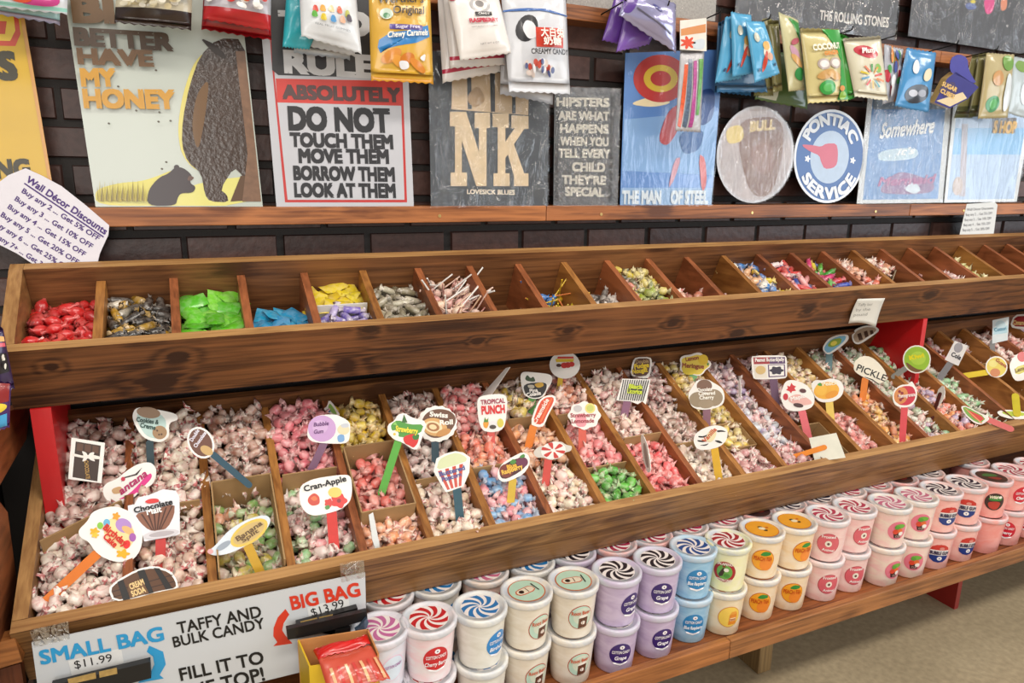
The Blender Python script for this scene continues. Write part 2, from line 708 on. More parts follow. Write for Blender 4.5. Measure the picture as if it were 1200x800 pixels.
# ------------------------------------------------------------------ the candy rack
TH = math.radians(25)
C25, S25 = math.cos(TH), math.sin(TH)
YU, ZU = 1.498, CAMZ-0.308      # top inner edge of the upper bin's front board
YL, ZL = 1.3074, CAMZ-0.747     # the same edge of the lower bin


def PU(x, u, v):
    return Vector((x, YU+u*C25-v*S25, ZU+u*S25+v*C25))


def PL(x, u, v):
    return Vector((x, YL+u*C25-v*S25, ZL+u*S25+v*C25))


W_LOW = wood('#a87a48', '#5c3a1c', 'X', 0.45, True, 2.2)
W_LOW2 = wood('#a07344', '#573619', 'X', 0.45, True, 3.4)
W_BACK = wood('#8a5a34', '#4a2b16', 'X', 0.5, True, 4.0)
W_DIV = wood('#a9643c', '#6e3c20', 'Y', 0.45, False, 1.0)
W_DIV2 = wood('#b27a3e', '#7a4a20', 'Y', 0.45, False, 2.0)
W_END = wood('#a87c4a', '#6d4726', 'Y', 0.45, False, 3.0)
W_SHELF = wood('#9a5a30', '#5c3017', 'X', 0.45, True, 6.0)
W_LIP = wood('#b0703c', '#6f4120', 'X', 0.42, True, 7.0)
RED = m('#c3161b', 0.4, coat=0.2, var=0.06)
XL, XR = -0.33, 3.75

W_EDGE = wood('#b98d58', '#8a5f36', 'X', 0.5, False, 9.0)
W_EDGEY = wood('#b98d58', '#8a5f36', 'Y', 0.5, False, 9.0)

rack = thing('candy_rack', 'long dark stained wooden rack with two tilted tiers of candy bins above a low shelf', 'display rack', (1.7, 1.45, 0))
RO = rack.location
_fn = Plane(PU(0, -.022, 0), (0, -C25, -S25))


def knots_at(pl, spots):
    out = []
    for px, py, r in spots:
        q = pl.hit(px, py)-RO
        out.append((round(q.x, 4), round(q.z, 4), r))
    return tuple(out)


W_FRONT = wood('#84532f', '#351c0f', 'X', 0.42, False, 0.0, 1.0, knots_at(_fn, [(209, 418, .011), (187, 449, .018), (404, 428, .017), (433, 386, .009), (666, 388, .011), (789, 378, .012), (864, 390, .014), (947, 364, .011), (60, 430, .007), (560, 400, .007), (1090, 345, .012)]))


def uvprism(mb, P, x0, x1, poly, mat, special=None):
    mb.prism([P(x0, u, v) for u, v in poly], (x1-x0, 0, 0), mat, special=special)


def sub(name, mb, parent, **k):
    return mb.build(name, parent, origin=RO, **k)


b = MB()
uvprism(b, PU, XL+.024, XR, [(0, -.1377), (.193, -.1377), (.193, -.126), (0, -.126)], W_BACK)
ub = sub('upper_bin', b, rack)
b = MB()
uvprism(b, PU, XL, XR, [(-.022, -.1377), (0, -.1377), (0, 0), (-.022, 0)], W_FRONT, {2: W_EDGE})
sub('front_board', b, ub, bevel=0.0025)
b = MB()
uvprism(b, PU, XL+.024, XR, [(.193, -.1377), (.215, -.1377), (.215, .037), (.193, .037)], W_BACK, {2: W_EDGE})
sub('back_board', b, ub, bevel=0.002)
b = MB()
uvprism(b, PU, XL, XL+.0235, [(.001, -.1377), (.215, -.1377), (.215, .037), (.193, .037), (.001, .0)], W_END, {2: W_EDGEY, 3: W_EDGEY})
sub('end_board', b, ub, bevel=0.002)
b = MB()
uvprism(b, PU, XR, XR+.0235, [(-.022, -.1377), (.215, -.1377), (.215, .037), (.193, .037), (-.022, .0)], W_END)
sub('end_board', b, ub, bevel=0.002)
UX = [-.1848+.1356*k for k in range(29)]
for i, x in enumerate(UX):
    b = MB()
    uvprism(b, PU, x, x+.0165, [(.001, -.125), (.192, -.125), (.192, .004), (.001, -.004)], W_DIV if i % 4 else W_DIV2)
    sub('divider', b, ub, bevel=0.0015)

b = MB()
uvprism(b, PL, XL+.024, XR, [(0, -.155), (.45, -.155), (.45, -.143), (0, -.143)], W_BACK)
lb = sub('lower_bin', b, rack)
b = MB()
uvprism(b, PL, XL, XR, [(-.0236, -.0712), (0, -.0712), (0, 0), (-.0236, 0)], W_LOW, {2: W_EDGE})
sub('front_board', b, lb, bevel=0.003)
b = MB()
uvprism(b, PL, XL, XR, [(-.0212, -.155), (0, -.155), (0, -.0742), (-.0212, -.0742)], W_LOW2)
sub('front_board', b, lb, bevel=0.003)
b = MB()
uvprism(b, PL, XL+.024, XR, [(.45, -.155), (.468, -.155), (.468, .05), (.45, .05)], W_BACK)
sub('back_board', b, lb)
b = MB()
uvprism(b, PL, XL, XL+.0235, [(.001, -.155), (.45, -.155), (.45, .012), (.001, 0)], W_END, {2: W_EDGEY})
sub('end_board', b, lb, bevel=0.002)
b = MB()
uvprism(b, PL, XR, XR+.0235, [(-.0236, -.155), (.468, -.155), (.468, .012), (-.0236, 0)], W_END)
sub('end_board', b, lb, bevel=0.002)
LX = [-.1656+.1425*k for k in range(27)]
for i, x in enumerate(LX):
    b = MB()
    uvprism(b, PL, x, x+.0165, [(.001, -.142), (.449, -.142), (.449, .010), (.001, -.004)], W_DIV2 if i % 3 else W_DIV)
    sub('divider', b, lb, bevel=0.0015)
XBR = 2.2
for x in (XL+.025, XBR):
    b = MB()
    zr = CAMZ-.443
    b.prism([(x, 1.535, CAMZ-.76), (x, 1.742, CAMZ-.665), (x, 1.742, CAMZ-.349), (x, 1.535, CAMZ-.4445)], (.034 if x < 0 else .02, 0, 0), RED)
    sub('bracket', b, rack, bevel=0.001)
# low shelf of boards with a lip, legs and a red support panel
sh = MB()
for k in range(5):
    y0 = 1.176+k*.113
    sh.box((XL, y0, CAMZ-1.150), (XR, y0+.110, CAMZ-1.131), W_SHELF)
shelf = sub('bottom_shelf', sh, rack)
xj = hitY(855, 750, 1.16).x
for a, c, mt in ((XL, xj, W_LIP), (xj, XR, wood('#aa7040', '#6a4122', 'X', 0.42, True, 8.5))):
    b = MB()
    b.box((a+.0007, 1.156, CAMZ-1.152), (c-.0007, 1.1755, CAMZ-1.101), mt)
    sub('shelf_lip', b, shelf, bevel=0.002)
W_LEG = wood('#8b7048', '#5d4528', 'Z', 0.5, False, 2)
for x in (-.25, 1.373, 3.55):
    for y in (1.294, 1.66):
        b = MB()
        b.box((x, y, 0), (x+.048, y+.085, CAMZ-1.151), W_LEG)
        sub('leg', b, rack, bevel=0.002)
b = MB()
b.box((XBR, 1.279, 0), (XBR+.02, 1.74, CAMZ-1.151), m('#8f1d18', 0.45, coat=0.2))
sub('support_panel', b, rack)
b = MB()
b.prism([(XBR, 1.47, CAMZ-1.13), (XBR, 1.74, CAMZ-1.13), (XBR, 1.74, CAMZ-.72), (XBR, 1.47, CAMZ-.845)], (.02, 0, 0), m('#8f1d18', 0.45, coat=0.2))
sub('support_panel', b, rack)

# the neighbouring rack, of which only an end shows at the left edge
corner = thing('corner_rack', 'reddish wooden end of the neighbouring rack at the left edge beside the black gap', 'display rack', (-.36, 1.3, 0))
CO = corner.location
W_COR = wood('#96552f', '#54290f', 'Y', 0.45, False, 5.0)


def pxprism(name, poly, pl, depth, mat, parent, org, bevel=0.0015):
    b = MB()
    ring = [pl.at(p) for p in poly]
    b.prism(ring, depth, mat)
    return b.build(name, parent, origin=org, bevel=bevel)


pl = Plane((-.345, 0, 0), (1, 0, 0))
pxprism('upper_board', [(-40, 512), (0, 488), (33, 470), (35, 480), (31, 514), (0, 568), (-40, 636)], pl, (-.02, 0, 0), W_COR, corner, CO)
pxprism('lower_board', [(-40, 560), (0, 588), (9, 600), (21, 690), (15, 748), (-40, 762)], pl, (-.02, 0, 0), wood('#8a4d2a', '#452210', 'Y', 0.45, False, 6.0), corner, CO)
pl = Plane((0, 1.29, 0), (0, -1, 0))
pxprism('lower_lip', [(-60, 757), (0, 752), (17, 748), (26, 775), (0, 783), (-60, 796)], pl, (0, .03, 0), W_LIP, corner, CO)
pxprism('lower_panel', [(-60, 797), (0, 784), (24, 777), (32, 830), (-60, 860)], Plane((0, 1.31, 0), (0, -1, 0)), (0, .02, 0), wood('#6e3a20', '#3a1b0c', 'Z', 0.5, False, 6.0), corner, CO)
b = MB()
b.box((-.44, .9, .25), (-.415, 1.745, CAMZ-.50), m('#17110d', .7))  # near-black sheet, added to paint in the shade of the left gap
b.build('gap_shade_side', corner, origin=CO)
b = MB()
b.box((-.413, 1.725, .0), (-.3325, 1.75, CAMZ-.45), m('#17110d', .7))  # second sheet, the hollow's darkness put into its colour
b.build('gap_shade_back', corner, origin=CO)

# ------------------------------------------------------------------ sweets
def lathe_x(prof, n, fan=1.0, zig=0.0, noise=0.0, seed=0, flat=None):
    """Rings along x; prof rows are (x, ry, rz, pleat)."""
    r = random.Random(seed)
    vs, fs = [], []
    ph = r.uniform(0, 6.28)
    for k, (x, ry, rz, pl) in enumerate(prof):
        for i in range(n):
            t = 2*math.pi*i/n+ph
            q = 1+(pl if i % 2 else -pl)+r.uniform(-noise, noise)
            vs.append((x+pl*.004*(1 if i % 2 else -1), ry*q*math.cos(t)+r.uniform(-noise, noise)*.002, rz*q*math.sin(t)+r.uniform(-noise, noise)*.002))
    for k in range(len(prof)-1):
        for i in range(n):
            fs.append((k*n+i, k*n+(i+1) % n, (k+1)*n+(i+1) % n, (k+1)*n+i))
    fs.append(list(range(n))[::-1])
    fs.append(list(range((len(prof)-1)*n, len(prof)*n)))
    return vs, fs


def taffy_shape(seed):
    r = random.Random(seed)
    L_ = r.uniform(.0108, .0132)
    ry, rz = r.uniform(.0102, .0120), r.uniform(.0086, .0104)
    a, c = r.uniform(.010, .014), r.uniform(.010, .014)
    sq = r.uniform(.35, .6)
    prof = [(-L_-a, .0150, .0150*sq, .34), (-L_-a*.55, .0105, .0105*sq, .3), (-L_-.002, .0038, .0034, .1), (-L_+.0015, .0085, .008, .05),
            (-L_*.72, ry*.98, rz*.98, .0), (-L_*.2, ry*1.04, rz*1.03, .0), (L_*.35, ry, rz*1.02, .0), (L_*.75, ry*.96, rz*.96, .0),
            (L_-.001, .0085, .008, .05), (L_+.002, .0038, .0034, .1), (L_+c*.55, .0105*sq, .0105, .3), (L_+c, .0150*sq, .0150, .34)]
    return lathe_x(prof, 12, noise=.14, seed=seed)


def ball_shape(seed):
    prof = [(-.024, .010, .004, .3), (-.016, .003, .003, .1), (-.011, .0075, .0075, .03), (-.004, .0115, .0115, .02), (.004, .0115, .0115, .02),
            (.011, .0075, .0075, .03), (.016, .003, .003, .1), (.024, .004, .010, .3)]
    return lathe_x(prof, 12, noise=.07, seed=seed)


def roll_shape(seed):
    prof = [(-.030, .009, .004, .3), (-.021, .003, .003, .1), (-.019, .0075, .0075, 0), (-.018, .0085, .0085, .0), (0, .0088, .0088, .03), (.018, .0085, .0085, 0),
            (.019, .0075, .0075, 0), (.021, .003, .003, .1), (.030, .004, .009, .3)]
    return lathe_x(prof, 10, noise=.06, seed=seed)


def packet_shape(seed):
    r = random.Random(seed)
    nx, ny = 9, 7
    vs, fs = [], []
    for sgn in (1, -1):
        for i in range(nx):
            for j in range(ny):
                s, t = i/(nx-1), j/(ny-1)
                z = .0065*sgn*(math.sin(math.pi*s)**.5*math.sin(math.pi*t)**.6)*(.8+r.uniform(-.2, .2))
                vs.append(((s-.5)*.062, (t-.5)*.034, z+.002*math.sin(5*s+seed)))
    for q in range(2):
        b0 = q*nx*ny
        for i in range(nx-1):
            for j in range(ny-1):
                fs.append((b0+i*ny+j, b0+(i+1)*ny+j, b0+(i+1)*ny+j+1, b0+i*ny+j+1))
    return vs, fs


SHAPES = {'taffy': [taffy_shape(s) for s in (1, 2, 3, 4, 5)], 'ball': [ball_shape(s) for s in (1, 2, 3)], 'roll': [roll_shape(s) for s in (1, 2, 3)],
          'packet': [packet_shape(s) for s in (1, 2, 3)]}


def candy_meshes(kind, mat):
    out = []
    for vs, fs in SHAPES[kind]:
        b = MB()
        lim = {'taffy': (.0095, .0135), 'ball': (.009, .013), 'roll': (.018, .020), 'packet': (9, 10)}[kind]
        b.add(vs, fs, mat, True, [min(1.0, max(0.0, (abs(p[0])-lim[0])/(lim[1]-lim[0]))) for p in vs])
        out.append(b.mesh(kind))
    return out


def tw(me):
    a = me.attributes.get('twist')
    return [d.value for d in a.data] if a else None


def pop_meshes(mat):
    """A ball lollipop: wrapped head with a white stick."""
    out = []
    for s in (1, 2):
        b = MB()
        vs, fs = lathe_x([(-.013, .002, .002, 0), (-.010, .0075, .0075, .04), (-.003, .0115, .0115, .03), (.004, .0115, .0115, .03), (.010, .008, .008, .06), (.014, .0035, .0035, .1), (.020, .007, .006, .3)], 12, noise=.05, seed=s)
        b.add(vs, fs, mat, True)
        b.tube((.012, 0, 0), (.078, 0, 0), .0020, m('#efece6', .5), 6)
        out.append(b.mesh('lollipop'))
    return out


def settle(x0, x1, u0, u1, top, r, tries=36, cap=400, floor=3.0):
    """Let round sweets drop into a bin until they reach the level top(x, u)."""
    P_ = np.zeros((cap, 3))
    n = 0
    x0, x1, u0, u1 = x0+r*.75, x1-r*.75, u0+r*.6, u1-r*.6
    if x1 <= x0 or u1 <= u0:
        return P_[:0]
    while n < cap:
        cx, cu = rng.uniform(x0, x1, tries), rng.uniform(u0, u1, tries)
        tp = top(cx, cu)
        z = tp-floor*r
        if n:
            d2 = (cx[:, None]-P_[None, :n, 0])**2+(cu[:, None]-P_[None, :n, 1])**2
            hh = np.where(d2 < 4*r*r, P_[None, :n, 2]+np.sqrt(np.maximum(0, 4*r*r-d2)), -9)
            z = np.maximum(z, hh.max(1))
        k = np.argmax(tp-r-z)
        if (tp-r-z)[k] < -.1*r:
            break
        P_[n] = (cx[k], cu[k], z[k])
        n += 1
    return P_[:n]


HEAPS = {}
POOL = []      # every sweet that shows, nearest first later on


def heap(PF, x0, x1, u0, u1, v0, v1, cols, desc, kind='taffy', name='taffy', cat='candy', r=.0112, mound=.008, matkw=None, show=1.75, fill=True, floor=3.0, pitch=.55, lean=None, count=None):
    """PF maps bin coordinates to the room; v0, v1 are the levels at the front and at the back."""
    mat = candy_mat(cols, **(matkw or {}))
    ms = pop_meshes(mat) if kind == 'pop' else candy_meshes(kind, mat)

    def top(x, u):
        s = (u-u0)/max(1e-6, u1-u0)
        e = np.sin(np.pi*np.clip((x-x0)/(x1-x0), 0, 1))
        return v0+(v1-v0)*s+mound*(e-.4)+.004*np.sin(x*90+u*60)

    pts = settle(x0, x1, u0, u1, top, r, floor=floor)
    if count:
        pts = pts[:count]
    lo = MB()
    nlow = 0
    for x, u, v in pts:
        tp = float(top(np.array([x]), np.array([u]))[0])
        p = PF(x, u, v)
        if kind == 'pop':
            rot = Euler((random.uniform(0, 6.3), -random.uniform(.15, 1.0), random.choice((-1, 1))*random.uniform(.2, 1.6)-1.4), 'XYZ').to_matrix()
        elif kind == 'packet':
            rot = Matrix.Rotation(TH, 3, 'X') @ Euler((random.uniform(-.35, .35), random.uniform(-.3, .3), random.uniform(0, 6.3)), 'XYZ').to_matrix()
        else:
            rot = Matrix.Rotation(TH, 3, 'X') @ Euler((random.uniform(0, 6.3), random.uniform(-pitch, pitch), random.uniform(0, 6.3)), 'ZYX').to_matrix()
            rot = Matrix.Rotation(TH, 3, 'X') @ (Matrix.Rotation(random.uniform(0, 6.3), 3, 'Z') @ Matrix.Rotation(random.uniform(-pitch, pitch), 3, 'Y') @ Matrix.Rotation(random.uniform(0, 6.3), 3, 'X'))
        k = random.uniform(.92, 1.1)
        me = random.choice(ms)
        M4 = Matrix.Translation(p) @ rot.to_4x4() @ Matrix.Scale(k, 4)
        if v > tp-show*r:
            POOL.append(((p-CAM).length, name, me, M4, desc, cat, mat))
        elif fill:
            q = [M4 @ Vector(vv.co) for vv in me.vertices]
            lo.add(q, [list(pp.vertices) for pp in me.polygons], mat, True, tw(me))
            nlow += 1
    if nlow:
        HEAPS[desc] = [lo, name, cat, PF((x0+x1)/2, (u0+u1)/2, v0), 0]


def comp(k):
    return (XL+.024 if k == 0 else LX[k-1]+.0165, LX[k])


CARD = m('#a8875c', .7, var=.18, scale=25)
CARDT = m('#bfa173', .7)


def card_wall(label, segs, v0, v1, name='cardboard_divider', PF=None, mat=None):
    """Standing cardboard: each seg runs between two (x, u) places; v0 to v1 is its height."""
    PF = PF or PL
    b = MB()
    for (xa, ua), (xb, ub) in segs:
        d = Vector((xb-xa, ub-ua)).normalized()*.0016
        nx, nu = -d.y, d.x
        vs = [PF(xa-nx, ua-nu, v0), PF(xb-nx, ub-nu, v0), PF(xb+nx, ub+nu, v0), PF(xa+nx, ua+nu, v0),
              PF(xa-nx, ua-nu, v1), PF(xb-nx, ub-nu, v1), PF(xb+nx, ub+nu, v1), PF(xa+nx, ua+nu, v1)]
        b.add(vs, [(0, 1, 2, 3), (4, 5, 6, 7), (0, 1, 5, 4), (1, 2, 6, 5), (2, 3, 7, 6), (3, 0, 4, 7)], mat or CARD)
    c = PF(segs[0][0][0], segs[0][0][1], v0)
    return tag(b.build(name, loc=c), label, 'cardboard')


W = dict
TAFFY = [
    # bin, u from, u to, level front, level back, colours, which one
    (0, .20, .44, -.006, .004, ['#9a7a6c', '#b5958a', '#c9aaa0', '#dcc3ba'], 'brown taffy around the chocolate bar tag', W(redamt=.45)),
    (0, .002, .20, -.004, -.006, ['#f0e3d2', '#f3dcd4', '#efe6da'], 'cream white taffy around the orange stick of the birthday cake tag', W(redamt=.5)),
    (1, .20, .44, -.004, .006, ['#ece0cc', '#f0ddd2', '#e4d2bd'], 'cream taffy under the cookies tag', W(redamt=.55)),
    (1, .002, .20, -.004, -.010, ['#ead9c6', '#d4b398', '#f0dcd4', '#e0c3b0'], 'tan and white taffy around the wooden barrel tag', W(redamt=.55)),
    (2, .235, .44, -.012, -.004, ['#a87f68', '#b98f7b', '#8f6551', '#c4a08e'], 'brown taffy beside the oval brown tag', W(redamt=.35)),
    (2, .004, .225, -.034, -.045, ['#7fb75e', '#d8cc62', '#eaa67e', '#ead8c8', '#86bb6a'], 'green and peach taffy in the cardboard box under the banana tag', W(redamt=.3)),
    (3, .235, .44, -.012, -.006, ['#e98d95', '#ee9fa6', '#e27f8a'], 'bubblegum pink taffy under the round purple tag', W(redamt=.2, white=.22)),
    (3, .002, .225, -.022, -.030, ['#8cc68c', '#efa6aa', '#f0dcd6', '#f2b8b8'], 'green and pink taffy below the cran apple tag', W(redamt=.35)),
    (4, .285, .44, -.050, -.035, ['#d9b93a', '#e2ca5c', '#e0bd45'], 'yellow taffy at the back behind the tall cardboard box', W(redamt=.15, white=.2)),
    (4, .090, .270, -.040, -.048, ['#ee8580', '#f09a92', '#ea766f', '#f2a79c'], 'salmon pink taffy inside the tall cardboard box', W(redamt=.2, white=.22)),
    (4, .002, .082, -.030, -.034, ['#f2a473', '#f3c9b0', '#f0b48c'], 'orange taffy in front of the tall cardboard box', W(redamt=.4)),
    (5, .290, .44, -.020, -.010, ['#b08d80', '#d8c4ba', '#a37e72'], 'brown and white taffy behind the swirl roll tag', W(redamt=.4)),
    (5, .165, .280, -.022, -.020, ['#cdbcb6', '#b9a5a2', '#e5d8d0', '#a8928e'], 'greyish white taffy around the dark stick of the swirl roll tag', W(redamt=.3)),
    (5, .002, .155, -.020, -.030, ['#f0dcc0', '#f0cfc5', '#f3e4d0'], 'cream and pink taffy below the popcorn tag', W(redamt=.45)),
    (6, .300, .44, -.022, -.010, ['#d8666a', '#e58a88', '#e27678'], 'deep pink taffy behind the tropical punch tag', W(redamt=.2)),
    (6, .175, .292, -.022, -.024, ['#f0a080', '#ef8c78', '#f3b890'], 'coral orange taffy below the tropical punch tag', W(redamt=.2, white=.25)),
    (6, .002, .165, -.022, -.030, ['#6fa8d8', '#ee9aa5', '#f0b8bd', '#82b4dc'], 'blue and pink taffy below the dark raspberry tag', W(redamt=.15, white=.25)),
    (7, .310, .44, -.024, -.012, ['#c7a83a', '#8a6a5a', '#d9c25a'], 'yellow and brown taffy behind the black bowl tag', W(redamt=.2)),
    (7, .165, .300, -.024, -.024, ['#f5b080', '#f3c4a0', '#f4bb92'], 'pale orange taffy around the red ice pop tag', W(redamt=.2, white=.25)),
    (7, .002, .155, -.022, -.028, ['#f3e3c4', '#f2d2c8', '#f4ead2'], 'cream taffy below the peppermint swirl tag', W(redamt=.4)),
    (8, .300, .44, -.024, -.012, ['#e9a080', '#d88a80', '#e5c0b0'], 'orange and pink taffy below the tag tucked under the upper bin', W(redamt=.35)),
    (8, .120, .290, -.024, -.026, ['#ee8f92', '#f2a6a4', '#f09a98'], 'pink taffy below the strawberry lemonade tag', W(redamt=.2, white=.25)),
    (8, .002, .112, -.026, -.030, ['#5fb54a', '#6cc455', '#57a845'], 'bright green taffy at the front of the bins', W(redamt=.2, white=.2)),
    (9, .290, .44, -.026, -.012, ['#e6d3c2', '#d9a8a5', '#f0e2d4'], 'cream and rose taffy to the left of the striped tag', W(redamt=.45)),
    (9, .185, .282, -.026, -.026, ['#f0dfc8', '#e8c8b8', '#e0bfae'], 'cream taffy around the purple stick of the striped tag', W(redamt=.35)),
    (9, .002, .176, -.026, -.032, ['#ee6f74', '#f08a88', '#ec7d80'], 'coral pink taffy at the front beside the edge on white tag', W(redamt=.15, white=.2)),
    (10, .300, .44, -.030, -.016, ['#8a6a66', '#b59a94', '#9c7d78'], 'dark mauve taffy behind the fudge tag', W(redamt=.4)),
    (10, .150, .292, -.034, -.030, ['#b59a88', '#9c7d6c', '#d9c5b8'], 'brown taffy to the right of the striped tag', W(redamt=.3)),
    (10, .002, .140, -.034, -.038, ['#efe0c4', '#e0c9b5', '#f2e6d2'], 'cream taffy to the left of the vanilla tag', W(redamt=.25)),
    (11, .200, .44, -.040, -.024, ['#d9bb4a', '#e0cf7a', '#e6c860'], 'yellow taffy around the lemon tag', W(redamt=.25)),
    (11, .110, .192, -.048, -.048, ['#e8cc5a', '#ead890'], 'yellow taffy in the small cardboard box under the triple cherry tag', W(redamt=.2)),
    (11, .002, .100, -.036, -.040, ['#d8a8a5', '#c98f92', '#e8d2cc'], 'rose and white taffy to the right of the vanilla tag', W(redamt=.5)),
    (12, .250, .44, -.046, -.026, ['#b59aa5', '#9a8ab0', '#d0bcc4'], 'mauve taffy to the right of the lemon tag', W(redamt=.35)),
    (12, .090, .245, -.060, -.050, ['#cfd8e0', '#b0a8c8', '#e5b8b8', '#d8cfe0'], 'pale blue and lilac taffy in the half empty bin', W(redamt=.3)),
    (12, .002, .085, -.040, -.046, ['#cf9a9a', '#d8b0b0', '#b98589'], 'rose taffy left of the blank card', W(redamt=.5)),
    (13, .210, .44, -.064, -.030, ['#a07a82', '#c9a5a5', '#8f6a74'], 'purple taffy behind the peanut butter and jelly tag', W(redamt=.35)),
    (14, .270, .44, -.046, -.028, ['#e5c878', '#ecd9a0', '#e8cf8c'], 'pale yellow taffy to the right of the jelly tag', W(redamt=.3)),
    (14, .010, .180, -.062, -.062, ['#e58a85', '#e8a09a', '#d8807c'], 'pink taffy under the maple leaf tag', W(redamt=.35)),
    (15, .240, .44, -.046, -.028, ['#6a7a5a', '#9ab08a', '#c8c0a8'], 'dark green taffy at the back left of the blue boat tag', W(redamt=.4)),
    (15, .002, .230, -.062, -.050, ['#f0b060', '#f3c878', '#e59a70'], 'orange taffy under the orange fruit tag', W(redamt=.35, white=.25)),
    (16, .200, .44, -.050, -.030, ['#8ab08a', '#d9c9c0', '#c0d0b8'], 'green and white taffy below the blue boat tag', W(redamt=.45)),
    (16, .002, .190, -.046, -.046, ['#9cc8a0', '#e0c0b8', '#b09ab0', '#d4d8c8'], 'pale green and lilac taffy below the pickle tag', W(redamt=.4)),
    (17, .240, .44, -.050, -.030, ['#5fae6a', '#7ac080', '#d8d0c4'], 'green taffy in front of the red bracket', W(redamt=.3)),
    (17, .002, .230, -.030, -.044, ['#f09a60', '#ee8a78', '#b0a0c0', '#f3ae74'], 'orange and pink taffy below the red pomegranate tag', W(redamt=.4)),
    (18, .002, .300, -.050, -.046, ['#7cc48a', '#94cfa0', '#d8d8c8'], 'mint green taffy below the kiwi tag', W(redamt=.3)),
    (19, .020, .240, -.088, -.075, ['#f0d0b5', '#f3dcc8'], 'last few peach taffies in a nearly empty bin', W(redamt=.3)),
    (20, .100, .200, -.105, -.100, ['#d8d080', '#f0e6c8'], 'few pale yellow taffies left in the bare bin', W(redamt=.2)),
    (19, .330, .44, -.046, -.030, ['#b8606a', '#d09aa0', '#e0c8c8'], 'red and white taffy behind the white card on a grey stick', W(redamt=.5)),
    (20, .300, .44, -.050, -.030, ['#c8a8a8', '#b08890', '#e0d0cc'], 'rose grey taffy left of the pale blue card', W(redamt=.4)),
    (21, .040, .44, -.056, -.030, ['#e8c0b4', '#d8a8a4', '#f0dcd0'], 'pink and cream taffy right of the pale blue card', W(redamt=.4)),
    (22, .040, .44, -.056, -.030, ['#e09a92', '#e8b4aa', '#d88880'], 'rose taffy under the red rounded tag', W(redamt=.4)),
    (23, .040, .44, -.056, -.030, ['#c8b0d0', '#e0c8d8', '#b8a0c0'], 'lilac taffy at the right edge of the bins', W(redamt=.3)),
]
for k, u0, u1, v0, v1, cols, desc, kw in TAFFY:
    xa, xb = comp(k)
    if k >= 4 and k not in (19, 20):
        v0, v1 = v0*.55+.004, v1*.55+.006
    if u1 > .4:
        v1 += .040 if k < 4 else (.022 if k < 12 else .010)
        v0 += .006 if k < 4 else 0
    heap(PL, xa, xb, u0, u1, v0, v1, cols, desc, matkw=kw)


def cw(label, k, u, v0=-.14, v1=.012, du=0.0, box=None, sides='', inset=.004):
    xa, xb = comp(k)
    xa, xb = xa+inset, xb-inset
    if box is None:
        segs = [((xa, u), (xb, u+du))]
    else:
        segs = []
        if 'b' in sides:
            segs.append(((xa, box), (xb, box)))
        if 'f' in sides:
            segs.append(((xa, u), (xb, u)))
        if 'l' in sides:
            segs.append(((xa, u), (xa, box)))
        if 'r' in sides:
            segs.append(((xb, u), (xb, box)))
    card_wall(label, segs, v0, v1)


cw('cardboard strip set slantwise across the leftmost taffy bin', 0, .155, v1=.010, du=.07)
cw('cardboard strip across the bin behind the barrel tag', 1, .20, v1=.004)
cw('open cardboard box of green and peach taffy under the banana tag', 2, .004, v1=.018, box=.230, sides='blr')
cw('cardboard strip behind the cran apple tag', 3, .229, v1=.008)
cw('tall cardboard box holding salmon pink taffy', 4, .084, v1=.016, box=.278, sides='bflr')
cw('cardboard strip behind the popcorn tag', 5, .160, v1=.000)
cw('cardboard strip behind the dark raspberry tag', 6, .170, v1=-.004)
cw('cardboard strip behind the red ice pop tag', 7, .304, v1=.006)
cw('cardboard strip behind the strawberry lemonade tag', 8, .295, v1=.006)
cw('cardboard strip behind the bright green taffy', 8, .116, v1=-.010)
cw('cardboard strip behind the coral pink taffy', 9, .180, v1=.006)
cw('cardboard strip behind the vanilla tag', 10, .145, v1=-.012)
cw('small cardboard box under the triple cherry tag', 11, .104, v1=-.020, box=.196, sides='bflr')
cw('empty cardboard box behind the blank card', 13, .012, v1=-.030, box=.150, sides='bflr')
cw('cardboard strip across the bin under the pickle tag', 16, .195, v1=-.020)
cw('cardboard strip across the bin behind the white card on a grey stick', 19, .325, v1=-.030)
cw('cardboard strip across the bare bin beside the pale blue card', 20, .290, v1=-.030)


def ucomp(k):
    return (XL+.024 if k == 0 else UX[k-1]+.0165, UX[k])


